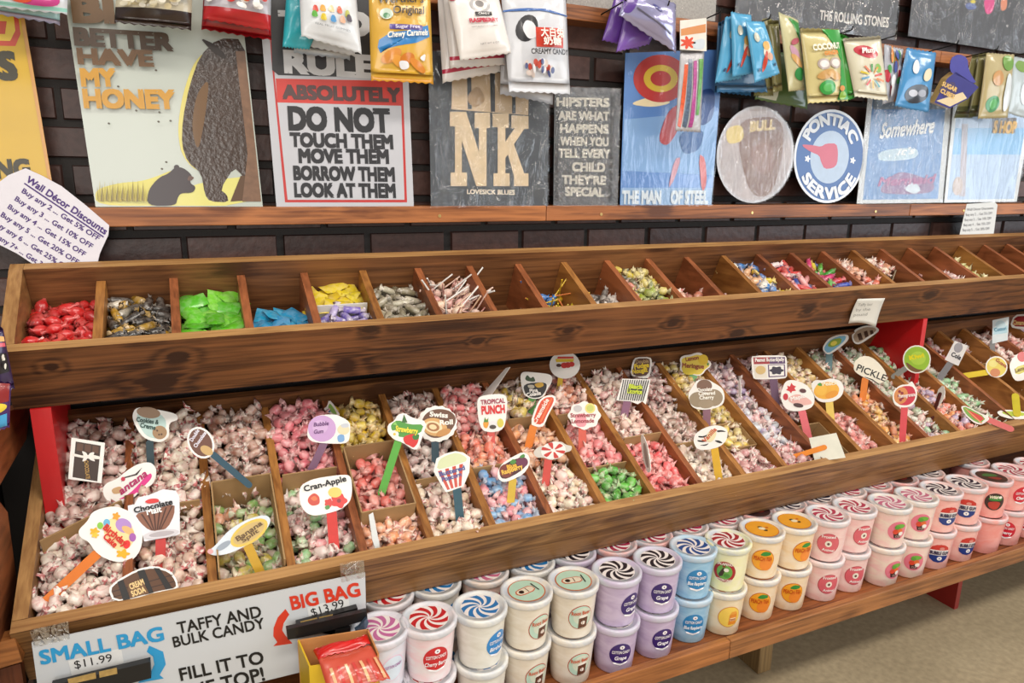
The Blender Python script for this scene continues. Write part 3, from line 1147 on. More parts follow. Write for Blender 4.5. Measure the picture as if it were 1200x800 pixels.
UPPER = [
    (0, 'ball', .01, .19, -.026, -.042, ['#d8141a', '#c40f18', '#e22a26'], 'red cellophane wrapped candy ball in the first upper bin', 'candy_ball', W(white=.06, redamt=.1, red='#8c0a10', rough=.15, coat=.8), .0105, None),
    (1, 'roll', .01, .19, -.022, -.040, ['#b8b2a4', '#1c1816', '#c2962c', '#d8d0c0', '#2a2420', '#b08a30'], 'gold and black wrapped toffee roll in the second upper bin', 'toffee_roll', W(white=.15, red='#1c1814', redamt=.7, rough=.2, coat=.6), .0105, None),
    (2, 'packet', .01, .19, -.030, -.036, ['#6fcf3c', '#8ada55', '#5cbf30'], 'lime green candy packet in the third upper bin', 'candy_packet', W(white=.12, red='#3f9a24', redamt=.4, rough=.25, coat=.6), .0125, None),
    (3, 'packet', .01, .12, -.032, -.050, ['#2f9ed0', '#3fb0dc', '#2690c4'], 'bright blue candy packet in the fourth upper bin', 'candy_packet', W(white=.1, red='#1f6ea0', redamt=.3, rough=.25, coat=.6), .0115, None),
    (4, 'packet', .085, .19, -.028, -.036, ['#e8cf30', '#efdc55', '#e0c020'], 'yellow candy packet behind the white card in the fifth upper bin', 'candy_packet', W(white=.15, red='#c09a20', redamt=.2, rough=.25, coat=.6), .0115, None),
    (4, 'roll', .006, .076, -.026, -.028, ['#7a68c0', '#9a8cd0', '#6858b0'], 'purple wrapped candy in front of the white card in the fifth upper bin', 'candy_roll', W(white=.35, red='#5848a0', redamt=.3, rough=.25, coat=.6), .0105, None),
    (5, 'roll', .01, .19, -.022, -.034, ['#8c8468', '#a49c84', '#767056', '#bcb6a0'], 'clear wrapped olive candy roll in the sixth upper bin', 'candy_roll', W(white=.25, red='#5c563e', redamt=.3, rough=.2, coat=.7), .0115, None),
    (6, 'pop', .01, .19, -.020, -.040, ['#e8b0a8', '#f0d0c0', '#d89088', '#e8c8a8'], 'pink wrapped lollipop with white stick in the seventh upper bin', 'lollipop', W(white=.4, redamt=.4), .0135, None),
    (7, 'roll', .01, .10, -.050, -.080, ['#8a6240', '#70482a'], 'brown wrapped candy at the bottom of a nearly empty upper bin', 'candy_roll', W(white=.1, redamt=.3, red='#4a2a14'), .0105, 10),
    (8, 'pop', .01, .15, -.048, -.060, ['#e8c030', '#e07a28', '#3880c8', '#e8d040'], 'yellow or blue lollipop with white stick in the ninth upper bin', 'lollipop', W(white=.1, redamt=.1), .0135, 14),
    (9, 'roll', .01, .12, -.034, -.056, ['#4a4440', '#d8d0c8', '#302a28'], 'black and white wrapped candy in the tenth upper bin', 'candy_roll', W(white=.3, redamt=.3, red='#201818'), .0105, 26),
    (10, 'taffy', .01, .19, -.012, -.020, ['#d8c030', '#a0b040', '#d88a78', '#606040', '#e0d080'], 'yellow green and pink wrapped candy heaped in an upper bin', 'candy_twist', W(white=.2, red='#2a2a20', redamt=.3), .0115, None),
    (11, 'taffy', .01, .10, -.034, -.060, ['#e8b8a0', '#f0d0c0', '#d8886a'], 'peach wrapped candy next to the heaped upper bin', 'candy_twist', W(), .0115, 14),
    (12, 'roll', .01, .12, -.044, -.070, ['#e07850', '#f0d8c8'], 'orange and white candy in a nearly empty upper bin', 'candy_roll', W(), .0105, 9),
    (13, 'taffy', .01, .19, -.020, -.030, ['#3878c0', '#e8cc40', '#f0ece0', '#e8b890', '#4a88c8'], 'blue and yellow wrapped candy in an upper bin', 'candy_twist', W(white=.15, redamt=.1), .0112, None),
    (14, 'roll', .01, .19, -.018, -.030, ['#d83030', '#f0e8e8', '#3050a0', '#e05050', '#e8a0a0'], 'red white and blue wrapped candy in an upper bin', 'candy_roll', W(white=.2, redamt=.3), .0108, None),
    (15, 'roll', .01, .19, -.018, -.030, ['#3c9a3c', '#e0d030', '#d84880', '#3050b0', '#50a840', '#d02030'], 'green yellow and magenta wrapped candy in an upper bin', 'candy_roll', W(white=.12, redamt=.2), .0108, None),
    (16, 'taffy', .01, .19, -.022, -.034, ['#e08850', '#f0dcd0', '#d86a50', '#e8b090', '#5070a0'], 'orange and white wrapped candy in an upper bin', 'candy_twist', W(white=.2, redamt=.3), .0112, None),
    (17, 'taffy', .10, .19, -.036, -.040, ['#e8c8a8', '#d89a70', '#f0e0d0'], 'cream candy behind the grey card in an upper bin', 'candy_twist', W(), .0112, 16),
    (18, 'packet', .01, .07, -.050, -.070, ['#3aa848', '#58c060'], 'green candy packet alone in an upper bin', 'candy_packet', W(white=.1, redamt=.1), .0115, 3),
    (19, 'taffy', .01, .14, -.036, -.060, ['#f0e4e0', '#d03038', '#f0d0cc'], 'white and red wrapped candy in an upper bin', 'candy_twist', W(white=.3, redamt=.3), .0112, 22),
    (20, 'taffy', .01, .18, -.040, -.050, ['#c8d060', '#e0d890', '#a8b840'], 'pale lime wrapped candy in an upper bin', 'candy_twist', W(white=.2, redamt=.05), .0112, 24),
    (24, 'taffy', .01, .16, -.030, -.040, ['#d8a0a0', '#f0dcd8'], 'pink wrapped candy in the last upper bin in view', 'candy_twist', W(), .0112, 16),
]
for k, kind, u0, u1, v0, v1, cols, desc, nm, kw, r, cnt in UPPER:
    xa, xb = ucomp(k)
    v0, v1 = (v0+.010, v1+.010) if k < 17 else (v0+.022, v1+.020)
    fl = 2.2 if cnt else 3.0
    heap(PU, xa, xb, u0, u1, v0, v1, cols, desc, kind=kind, name=nm, matkw=kw, r=r, count=cnt, floor=fl, mound=.006, cat='lollipop' if kind == 'pop' else 'candy')
xa, xb = ucomp(4)
card_wall('white card strip between yellow packets and purple candy', [((xa+.004, .080), (xb-.004, .080))], -.12, -.012, PF=PU, mat=m('#dedad0', .6), name='paper_divider')
xa, xb = ucomp(17)
card_wall('grey cardboard flap lying across an upper bin', [((xa+.004, .02), (xb-.004, .10))], -.10, -.020, PF=PU, mat=m('#8f8068', .7))


def link_pool(cap=300):
    """The nearest 300 taffies stand alone; the rest of each flavour join that flavour's heap."""
    POOL.sort(key=lambda t: t[0])
    n = 0
    for d, name, me, M4, desc, cat, mat in POOL:
        if name == 'taffy':
            n += 1
            if n > cap:
                HEAPS.setdefault(desc, [MB(), name, cat, M4.translation.copy(), 0])
                h = HEAPS[desc]
                h[4] += 1
                h[0].add([M4 @ Vector(vv.co) for vv in me.vertices], [list(pp.vertices) for pp in me.polygons], mat, True, tw(me))
                continue
        o = bpy.data.objects.new(name, me)
        COL.objects.link(o)
        o.matrix_world = M4
        tag(o, desc, cat, group='every '+desc)
    for desc, (mb, name, cat, c, shown) in HEAPS.items():
        o = mb.build(name+'_heap', loc=c)
        tag(o, 'heap of '+desc if shown else 'lower layer under the '+desc, cat, kind='stuff')


link_pool()

# ------------------------------------------------------------------ flavour tags on sticks
def crop(ox, oy, s):
    def f(*pts):
        q = [(ox+x/s, oy+y/s) for x, y in pts]
        return q if len(q) > 1 else q[0]
    return f


KA, KB, KC, KD, KG, KZ = crop(70, 500, 3.635), crop(340, 460, 4.286), crop(590, 400, 4.705), crop(740, 400, 4.705), crop(920, 370, 4.286), crop(0, 450, 2.758)
PAPER = m('#f3f0ea', .4, coat=.35, var=.04)
_o = PL(0, 0, -.008)
SURF = Plane(_o, (0, -S25, C25))


def flavor_tag(label, outline, base, stick=None, art=(), text=(), yaw=0, tilt=.38, paper=None, stick_col='#333', sw=10, v=-.008, name='flavor_tag', behind=True):
    B = Plane(PL(0, 0, v), (0, -S25, C25)).hit(*base)
    d = B-CAM
    n = Vector((-d.x, -d.y, 0)).normalized()
    n = Matrix.Rotation(math.radians(yaw), 3, 'Z') @ n
    n = (n+Vector((0, 0, tilt))).normalized()
    if stick:
        a = stick[0]
        S0 = Plane(B, n)
    S0 = Plane(B, n)
    t = thing(name, label, 'sign', B)
    b = MB()
    ring = [S0.at(p) for p in outline]
    b.prism([p+n*.0007 for p in ring], -n*.0014, paper or PAPER)
    b.build('card', t, origin=B)
    if art:
        b = MB()
        for i, (pts, col) in enumerate(art):
            deco(b, S0, pts, m(col, .4, coat=.3, var=.06) if isinstance(col, str) else col, .0007+.00022*(i+1))
        b.build('printed_picture', t, origin=B)
    if text:
        b = MB()
        k = .0007+.00022*(len(art)+2)
        for q in text:
            s, p0, p1, h, col = q[:5]
            txt(b, S0, s, p0, p1, h, m(col, .45, var=.03), k, bold=q[5] if len(q) > 5 else .02, shear=q[6] if len(q) > 6 else 0)
        b.build('lettering', t, origin=B)
    if stick:
        p0, p1 = stick
        a, c = S0.at(p0), S0.at(p1)
        wd = (S0.at((p0[0]+sw/2, p0[1]))-S0.at((p0[0]-sw/2, p0[1]))).length/2
        ax = (c-a).normalized()
        side = ax.cross(n).normalized()
        c = c+ax*.03
        off = -n*.0012 if behind else n*.003
        ring = []
        for j in range(7):
            th = math.pi*j/6
            ring.append(a - ax*0 + side*wd*math.cos(th) - ax*wd*math.sin(th)+off)
        for j in range(5):
            th = math.pi*j/4
            ring.append(c - side*wd*math.cos(th) + ax*wd*math.sin(th)+off)
        b = MB()
        b.prism(ring, -n*.0022, m(stick_col, .5, var=.12, scale=60))
        b.build('stick', t, origin=B)
    return t


def gridtiles(q, nx, ny, gap=.1):
    """Cells of a quad, for squares of chocolate."""
    (ax, ay), (bx, by), (cx, cy), (dx, dy) = q
    out = []
    for i in range(nx):
        for j in range(ny):
            c = []
            for s, t in ((i+gap, j+gap), (i+1-gap, j+gap), (i+1-gap, j+1-gap), (i+gap, j+1-gap)):
                s, t = s/nx, t/ny
                x = (ax*(1-s)+bx*s)*(1-t)+(dx*(1-s)+cx*s)*t
                y = (ay*(1-s)+by*s)*(1-t)+(dy*(1-s)+cy*s)*t
                c.append((x, y))
            out.append(c)
    return out


# nearest bins
flavor_tag('white square tag with a dark chocolate bar and white ribbon', KA((50, 46), (193, 68), (178, 240), (36, 222)), KA((105, 238)), v=.028,
           art=[(KA((68, 62), (175, 80), (160, 232), (54, 214)), '#3a2418')] + [(q, '#5d3c2a') for q in gridtiles(KA((72, 64), (170, 80), (167, 118), (68, 104)), 3, 1)]
           + [(KA((55, 112), (95, 122), (140, 118), (176, 128), (172, 138), (130, 136), (95, 132), (55, 124)), '#efe9e0'), (SM(KA((92, 100), (118, 112), (118, 140), (94, 150), (104, 126))), '#f3eee6'), (SM(KA((124, 112), (150, 106), (140, 128), (154, 150), (122, 138))), '#f3eee6')],
           text=[('CHOCOLATE', KA((104, 144)), KA((112, 222)), 4.6, '#c59a50', .02)])
flavor_tag('teal cookies and cream tag on a dark teal stick', SM(KZ((440, 72), (510, 82), (570, 95), (578, 115), (545, 125), (548, 170), (520, 190), (470, 178), (445, 150), (425, 105))), KZ((484, 245)), (KZ((484, 190)), KZ((486, 240))), v=.028,
           art=[(SM(KZ((448, 82), (515, 92), (540, 120), (530, 165), (510, 178), (470, 168), (440, 115))), '#bcd8d2'), (E(*KZ((480, 92)), 14, 6.5, 8), '#9a7a5c'), (E(*KZ((516, 156)), 8.5, 8, 0), '#a5845f'), (E(*KZ((508, 150)), 1.2, 1.2), '#5a3f2c'), (E(*KZ((522, 162)), 1.2, 1.2), '#5a3f2c'), (E(*KZ((514, 163)), 1.1, 1.1), '#5a3f2c')],
           text=[('Cookies &', KZ((440, 120)), KZ((512, 130)), 5, '#20463f', .03), ('Creme', KZ((452, 138)), KZ((502, 148)), 5, '#20463f', .03)], stick_col='#1f3a42', sw=9)
flavor_tag('oval brown tag with white rim leaning on a dark blue stick', E(*KZ((649, 189)), 19.5, 15, 62), KZ((775, 300)), (KZ((690, 228)), KZ((770, 296))), v=.028,
           art=[(E(*KZ((649, 189)), 17, 12.6, 62), '#6a4030'), (E(*KZ((668, 214)), 8, 5, 30), '#c9a56a')],
           text=[('Double', KZ((622, 186)), KZ((645, 150)), 4.2, '#e8e4f0', .03), ('Chocolate', KZ((634, 206)), KZ((668, 158)), 4.2, '#e8e4f0', .03)], stick_col='#234a5c', sw=8)
flavor_tag('white cloud shaped tag with pink script over a pink sundae dish', SM(KA((182, 262), (200, 238), (245, 222), (280, 190), (330, 158), (385, 148), (412, 175), (410, 215), (392, 250), (345, 265), (320, 300), (255, 328), (215, 325), (188, 298))), KA((262, 330)),
           art=[(SM(KA((240, 312), (300, 285), (385, 190), (396, 215), (350, 262), (300, 300))), '#e0348c'), (SM(KA((318, 262), (348, 255), (350, 292), (372, 268), (330, 285))), '#e0348c'), (SM(KA((218, 265), (262, 250), (270, 280), (228, 288))), '#c8a070'), (KA((262, 235), (280, 218), (330, 205), (352, 172), (322, 200), (272, 214)), '#3a2a28'), (E(*KA((270, 222)), 2.5, 2.5), '#c02040')],
           text=[('antana', KA((262, 290)), KA((376, 205)), 8, '#b01860', .03, .2)])
flavor_tag('white tag with a ribbed brown glass and chocolate malt lettering', KA((290, 335), (318, 330), (335, 300), (380, 290), (440, 265), (495, 272), (510, 300), (512, 455), (498, 462), (360, 488), (350, 450), (292, 380)), KA((428, 540)), (KA((430, 478)), KA((430, 535))),
           art=[(SM(KA((318, 370), (400, 352), (490, 325), (488, 375), (460, 430), (420, 445), (380, 440), (345, 410)), 1), '#8c5a44')] +
           [(KA((345+i*26, 372-i*7), (353+i*26, 370-i*7), (397+i*7, 440-i*1), (392+i*7, 441-i*1)), '#4e2c20') for i in range(6)] +
           [(E(*KA((432, 456)), 21, 5, -8), '#d8d4d8'), (E(*KA((434, 455)), 15, 3, -8), '#b8b0b4'), (SM(KA((360, 318), (385, 305), (420, 305), (425, 320), (380, 328))), '#d83838')],
           text=[('Chocolate', KA((318, 366)), KA((482, 328)), 6, '#151010', .035), ('Malt', KA((372, 374)), KA((436, 360)), 6.5, '#f8f4f0', .035)], stick_col='#c33a36', sw=12, paper=m('#e9e9ee', .35, coat=.5, var=.04))
flavor_tag('big white birthday cake tag with coloured balloons on an orange stick', SM(KA((78, 440), (120, 400), (135, 365), (180, 345), (240, 336), (310, 365), (355, 440), (348, 520), (310, 570), (250, 578), (190, 560), (150, 530), (125, 490), (85, 470))), KA((0, 695)), (KA((155, 545)), KA((0, 690))),
           art=[(SM(KA((185, 410), (225, 385), (300, 400), (325, 470), (295, 520), (240, 530), (190, 470))), '#f4dca0'), (E(*KA((272, 420)), 10, 8, 30), '#b48ccc'), (E(*KA((290, 440)), 8, 4, 30), '#e8b878'), (E(*KA((200, 408)), 4, 4.5), '#6ab4d8'), (E(*KA((172, 420)), 3.5, 4), '#8cc84c'), (E(*KA((310, 470)), 4, 5), '#a860b0'), (BL(*KA((148, 445)), 5, 4, 5, .25), '#f0b020'), (BL(*KA((268, 540)), 7, 4.5, 5, .25), '#f0b020'), (BL(*KA((240, 380)), 4, 4, 5, .25), '#f0a030'), (E(*KA((285, 500)), 4, 5, 20), '#e83030'), (BL(*KA((150, 460)), 4, 3, 5, .25), '#f4c440')],
           text=[('Birthday', KA((182, 432)), KA((275, 510)), 7.5, '#d02818', .04), ('Cake', KA((182, 470)), KA((232, 515)), 7.5, '#d02818', .04)], stick_col='#d8741c', sw=13)
flavor_tag('cream soda barrel shaped tag lying against the front board', SM(KA((205, 690), (240, 655), (330, 605), (400, 590), (470, 610), (500, 650), (505, 690), (440, 700), (330, 728), (228, 745)), 1), KA((360, 745)),
           art=[(SM(KA((216, 690), (245, 662), (330, 614), (400, 600), (465, 618), (492, 655), (496, 685), (440, 694), (330, 722), (236, 738)), 1), '#5c3a22')] +
           [(KA(*q), '#3a2212') for q in (((222, 700), (480, 628), (482, 632), (223, 704)), ((228, 722), (490, 655), (491, 659), (229, 726)))] +
           [(KA((245, 660), (270, 648), (300, 732), (270, 738)), '#1f1a18'), (KA((330, 614), (360, 606), (400, 705), (365, 714)), '#1f1a18'), (KA((400, 600), (425, 602), (480, 686), (452, 692)), '#1f1a18'), (KA((288, 670), (348, 645), (380, 708), (300, 730)), '#6d4a2c')],
           text=[('CREAM', KA((302, 692)), KA((362, 668)), 6.5, '#e8c88c', .04), ('SODA', KA((310, 722)), KA((368, 700)), 6.5, '#e8c88c', .04)])
flavor_tag('long silvery tag with a yellow banana oval standing in a cardboard box', SM(KZ((665, 540), (690, 528), (740, 470), (800, 435), (860, 420), (878, 440), (855, 480), (800, 520), (740, 548), (690, 555)), 2), KZ((822, 578)), (KZ((800, 520)), KZ((824, 572))),
           art=[(E(*KZ((805, 480)), 25, 12, -33), '#d8b83c'), (E(*KZ((805, 480)), 21, 9, -33), '#c7a860'), (E(*KZ((680, 540)), 3.5, 3), '#d89a9a'), (E(*KZ((722, 522)), 10, 3.5, -33), '#8f9aa8')],
           text=[('Banana', KZ((768, 508)), KZ((850, 452)), 5.5, '#6a5030', .03), ('Split', KZ((785, 512)), KZ((838, 476)), 4.5, '#6a5030', .03)], stick_col='#c79a20', sw=11, paper=m('#c9d2da', .25, coat=.6, var=.08))
# bubble gum to popcorn
flavor_tag('round purple bubble gum tag on a dusty purple stick', SM(KB((85, 200), (95, 150), (130, 115), (200, 108), (240, 112), (300, 145), (302, 190), (295, 250), (240, 258), (120, 250), (90, 230))), KB((105, 390)), (KB((170, 255)), KB((108, 385))),
           art=[(E(*KB((160, 180)), 16.5, 15.5, 0), '#c9a0d2'), (E(*KB((150, 172)), 9, 8, 0), '#d3b0da'), (SM(KB((235, 215), (270, 205), (275, 245), (240, 250))), '#7aa8d8'), (E(*KB((268, 185)), 7, 6), '#e8d8b0'), (SM(KB((250, 160), (290, 150), (298, 172), (262, 178))), '#c8ccd4')],
           text=[('Bubble', KB((118, 170)), KB((195, 162)), 4.5, '#6a3a78', .02, .2), ('Gum', KB((120, 206)), KB((168, 202)), 4.5, '#6a3a78', .02, .2)], stick_col='#7a5470', sw=9)
flavor_tag('small green leaf pointed tag turned sideways behind the bubble gum tag', SM(KB((168, 80), (185, 70), (196, 35), (220, 60), (255, 120), (215, 112), (185, 100)), 1), KB((245, 190)), yaw=-30,
           art=[(SM(KB((190, 75), (200, 50), (222, 80), (240, 112), (212, 104))), '#8fc060'), (SM(KB((185, 85), (200, 78), (205, 100), (190, 98))), '#4a78b0')])
flavor_tag('strawberry tag with green hills on a bright green stick', SM(KB((490, 160), (525, 140), (540, 110), (575, 100), (610, 125), (690, 145), (665, 220), (640, 285), (615, 285), (565, 250), (520, 235), (488, 200)), 1), KB((478, 445)), (KB((545, 240)), KB((480, 440))),
           art=[(SM(KB((505, 160), (540, 135), (600, 160), (672, 158), (655, 205), (560, 230), (510, 190)), 1), '#4f9a3c'), (KB((560, 150), (572, 108), (590, 150)), '#3a6a30'), (E(*KB((524, 208)), 5, 4.5), '#f4f0e8'), (E(*KB((524, 208)), 1.6, 1.6), '#e8c040'), (SM(KB((565, 222), (610, 205), (650, 215), (640, 255), (620, 278), (600, 265), (575, 255))), '#d22a26'), (SM(KB((610, 215), (650, 205), (645, 235), (620, 238))), '#2f7a2c'), (KB((515, 160), (528, 145), (540, 165)), '#8cc860')],
           text=[('Strawberry', KB((528, 192)), KB((640, 206)), 6, '#f2e040', .045)], stick_col='#58a83c', sw=9)
flavor_tag('brown scalloped swirl roll tag on a dark slate stick', BL(*KB((738, 156)), 23.5, 21, 16, .03, -8, 64), KB((730, 340)), (KB((728, 245)), KB((730, 335))),
           art=[(BL(*KB((745, 152)), 20, 16.5, 3, .04, -20), '#6b4630'), (E(*KB((725, 172)), 15, 10.5, 12), '#d8a868'), (E(*KB((720, 172)), 10.5, 7, 12), '#f0dcb0'), (E(*KB((718, 172)), 7.5, 5, 12), '#a87040'), (E(*KB((717, 172)), 4.5, 3, 12), '#efd8a8'), (E(*KB((770, 200)), 9, 4, -20), '#c89050')],
           text=[('Swiss', KB((700, 118)), KB((792, 126)), 5.5, '#f6f0e6', .04), ('Roll', KB((752, 162)), KB((818, 158)), 5.5, '#f6f0e6', .04)], stick_col='#2b4450', sw=9)
flavor_tag('white shield shaped tropical punch tag with red lettering', SM(KB((938, 35), (960, 15), (1040, 5), (1080, 10), (1092, 40), (1082, 160), (1060, 190), (1010, 200), (965, 190), (945, 140)), 2), KB((1010, 245)), (KB((1008, 190)), KB((1010, 240))),
           art=[(SM(KB((968, 150), (985, 128), (1000, 150), (990, 180), (972, 175))), '#e8a030'), (KB((972, 148), (978, 122), (986, 140), (996, 124), (994, 148)), '#4a8a3a'), (E(*KB((1018, 158)), 4.5, 4), '#e8e8e8'), (E(*KB((1018, 172)), 4, 2.5), '#4a4038'), (E(*KB((1056, 152)), 3.8, 5.2), '#d8cc50')],
           text=[('TROPICAL', KB((958, 60)), KB((1080, 50)), 5.2, '#a02848', .03), ('PUNCH', KB((962, 108)), KB((1080, 100)), 9, '#d82a2c', .05)], stick_col='#d0564e', sw=9)
flavor_tag('white card seen nearly edge on at the back of the deep pink taffy', [(593, 431), (598, 430), (571, 470), (552, 475), (566, 461)], (560, 478), yaw=-55)
flavor_tag('black bowl pina colada tag with a green stick', SM(KC((92, 185), (110, 165), (190, 172), (255, 180), (272, 200), (262, 235), (240, 265), (225, 305), (170, 320), (115, 300), (98, 245))), KC((158, 352)), (KC((158, 310)), KC((158, 348))),
           art=[(SM(KC((106, 232), (240, 222), (236, 270), (205, 308), (160, 312), (120, 295))), '#1d1a1a'), (SM(KC((115, 215), (130, 180), (150, 205), (165, 190), (180, 225))), '#2c4a26'), (SM(KC((165, 235), (215, 222), (225, 245), (190, 258))), '#e0b030'), (SM(KC((130, 240), (168, 238), (172, 258), (140, 258))), '#cfc8b4')],
           text=[('Pina', KC((145, 282)), KC((190, 276)), 4, '#f4f0ea', .04), ('Colada', KC((128, 305)), KC((208, 292)), 4.2, '#f4f0ea', .04)], stick_col='#4a8a3a', sw=9)
flavor_tag('white round tag with red cherries tucked below the upper bin', E(*KC((338, 130)), 18, 16, 0), KC((308, 305)), (KC((316, 190)), KC((309, 250))),
           art=[(KC((286, 96), (390, 96), (385, 112), (290, 114)), '#e8c830'), (E(*KC((335, 132)), 4, 3.4), '#d03028'), (E(*KC((355, 130)), 4, 3.4), '#c82820'), (E(*KC((376, 126)), 3.4, 3), '#d03028'), (E(*KC((305, 132)), 3, 2), '#4a2818'), (KC((300, 84), (385, 84), (388, 94), (296, 95)), '#d83c28')], stick_col='#e0b820', sw=6)
flavor_tag('white rounded cran apple tag with red fruit on a red stick', SM(KB((45, 490), (60, 460), (120, 430), (280, 408), (308, 425), (312, 500), (300, 550), (250, 590), (130, 620), (80, 605), (50, 560)), 2), KB((222, 715)), (KB((208, 605)), KB((216, 710))),
           art=[(SM(KB((90, 525), (120, 500), (148, 520), (150, 560), (110, 570), (88, 550))), '#c83a22'), (SM(KB((100, 530), (125, 515), (140, 535), (120, 545))), '#e8703a'), (BL(*KB((245, 542)), 9, 8, 5, .14), '#d8261e'), (E(*KB((245, 542)), 2.4, 2.4), '#8a1414'), (E(*KB((225, 500)), 8, 6), '#f0c860'), (BL(*KB((195, 552)), 5, 4.5, 5, .14), '#d02c20'), (SM(KB((172, 572), (195, 560), (202, 580), (180, 588))), '#4a8a3a')],
           text=[('Cran-Apple', KB((72, 496)), KB((284, 442)), 6.5, '#1c1818', .03)], stick_col='#d23a34', sw=12)
flavor_tag('red striped popcorn bucket tag on a dark teal stick', KB((720, 395), (735, 330), (780, 305), (830, 293), (870, 300), (905, 325), (900, 400), (870, 470), (785, 500), (768, 478)), KB((850, 612)), (KB((838, 485)), KB((850, 605))),
           art=[(SM(KB((735, 388), (748, 335), (790, 312), (840, 300), (890, 325), (880, 350), (800, 372)), 1), '#d5dcb0'), (KB((730, 398), (800, 375), (893, 340), (888, 398), (862, 460), (790, 488), (775, 470)), '#f4f0ec')] +
           [(KB((742+i*36, 394-i*11), (760+i*36, 389-i*11), (803+i*19, 484-i*6), (790+i*19, 488-i*6)), '#c8442e') for i in range(4)],
           text=[('Buttered', KB((752, 420)), KB((880, 385)), 5, '#4a5a98', .035), ('Popcorn', KB((765, 446)), KB((862, 418)), 5, '#4a5a98', .035)], stick_col='#2c5260', sw=10)
flavor_tag('orange red ice pop shaped tag standing in peach taffy', SM(KC((145, 455), (190, 330), (230, 298), (285, 296), (290, 330), (250, 400), (222, 468), (190, 472)), 1), KC((145, 552)), (KC((165, 470)), KC((146, 545))),
           art=[(SM(KC((158, 450), (200, 335), (232, 308), (276, 306), (278, 332), (240, 400), (214, 460)), 1), '#d84a24'), (KC((200, 440), (262, 312), (270, 316), (210, 446)), '#e8703c')],
           text=[('Creamsicle', KC((178, 456)), KC((252, 322)), 5, '#f8ece0', .03)], stick_col='#e07c1c', sw=9)
flavor_tag('dark oval raspberry tag with green leaves on a mustard stick', SM(KB((1040, 400), (1065, 355), (1110, 325), (1170, 295), (1205, 320), (1200, 370), (1170, 410), (1110, 440), (1070, 450), (1045, 432)), 1), KB((1108, 530)), (KB((1118, 440)), KB((1110, 525))),
           art=[(SM(KB((1050, 400), (1072, 362), (1130, 330), (1190, 330), (1188, 365), (1150, 400), (1090, 432), (1060, 430)), 1), '#4a1c20'), (E(*KB((1085, 392)), 8, 8), '#7a2f22'), (E(*KB((1165, 348)), 7, 6), '#6a2a4a'), (SM(KB((1100, 352), (1120, 330), (1140, 345), (1120, 362))), '#4a8a3a'), (SM(KB((1150, 320), (1175, 305), (1182, 322), (1160, 330))), '#4a8a3a')],
           text=[('Blue', KB((1092, 385)), KB((1140, 370)), 4.8, '#f0b83c', .04), ('Raspberry', KB((1066, 412)), KB((1170, 378)), 5.2, '#f0c04c', .04)], stick_col='#cfae3a', sw=9)
flavor_tag('peppermint swirl tag shaped like a wrapped round candy on a red stick', SM(KC((162, 610), (190, 580), (230, 575), (262, 552), (320, 550), (345, 570), (380, 575), (372, 605), (340, 610), (320, 640), (260, 655), (222, 640), (180, 640)), 2), KC((235, 735)), (KC((248, 645)), KC((238, 730))),
           art=[(E(*KC((275, 600)), 14.5, 10, -10), '#f2ece6')] + [(SM([KC((275, 600))] + [(KC((275, 600))[0]+14*math.cos(math.radians(60*k+a))*1.0, KC((275, 600))[1]+9.5*math.sin(math.radians(60*k+a))) for a in (0, 14, 28)], 1), '#c8342c') for k in range(6)], stick_col='#cc4a40', sw=9,
           paper=m('#d3cdc2', .25, coat=.6))
flavor_tag('white cloud strawberry lemonade tag on a coral stick', BL(*KC((446, 408)), 18.5, 16, 8, .06, 0), KC((432, 575)), (KC((435, 480)), KC((434, 570))),
           art=[(SM(KC((395, 400), (455, 395), (460, 470), (400, 472))), '#efa0aa'), (E(*KC((478, 368)), 6, 6), '#e8dc80'), (E(*KC((478, 368)), 4, 4), '#c9d070'), (E(*KC((410, 370)), 5, 4), '#c8c4c4')],
           text=[('Strawberry', KC((370, 418)), KC((510, 414)), 4.6, '#a84850', .03), ('Lemonade', KC((376, 450)), KC((500, 446)), 4.6, '#a84850', .03)], stick_col='#d8604e', sw=9)
flavor_tag('brown fudge tag with yellow lettering above the striped tag', SM(KC((712, 110), (730, 86), (810, 85), (820, 110), (808, 190), (790, 205), (740, 200), (698, 185)), 1), KC((735, 240)),
           art=[(SM(KC((722, 112), (735, 94), (805, 93), (810, 120), (798, 186), (745, 194), (708, 180)), 1), '#5a3420')],
           text=[('Double', KC((730, 122)), KC((802, 116)), 4.2, '#b89868', .03), ('Fudge', KC((722, 150)), KC((804, 140)), 5, '#f0d020', .05), ('Nougat', KC((712, 178)), KC((796, 166)), 5, '#f0d020', .05)])
flavor_tag('black and white striped square tag with lime lettering', KC((655, 205), (810, 210), (800, 270), (785, 348), (765, 330), (740, 346), (700, 330), (622, 325), (640, 265)), KC((668, 392)), (KC((682, 335)), KC((670, 388))),
           art=[(KC((660+i*12.5, 210+i*.4), (666+i*12.5, 210+i*.4), (644+i*11.6, 322+i*.6), (638+i*11.6, 322+i*.6)), '#22201f') for i in range(12)] + [(KC((690, 240), (770, 244), (764, 290), (682, 285)), '#2a2a24')],
           text=[('Black', KC((690, 258)), KC((768, 262)), 4.8, '#c8d830', .05), ('Licorice', KC((682, 284)), KC((764, 290)), 5, '#c8d830', .05)], stick_col='#8a5c78', sw=9)
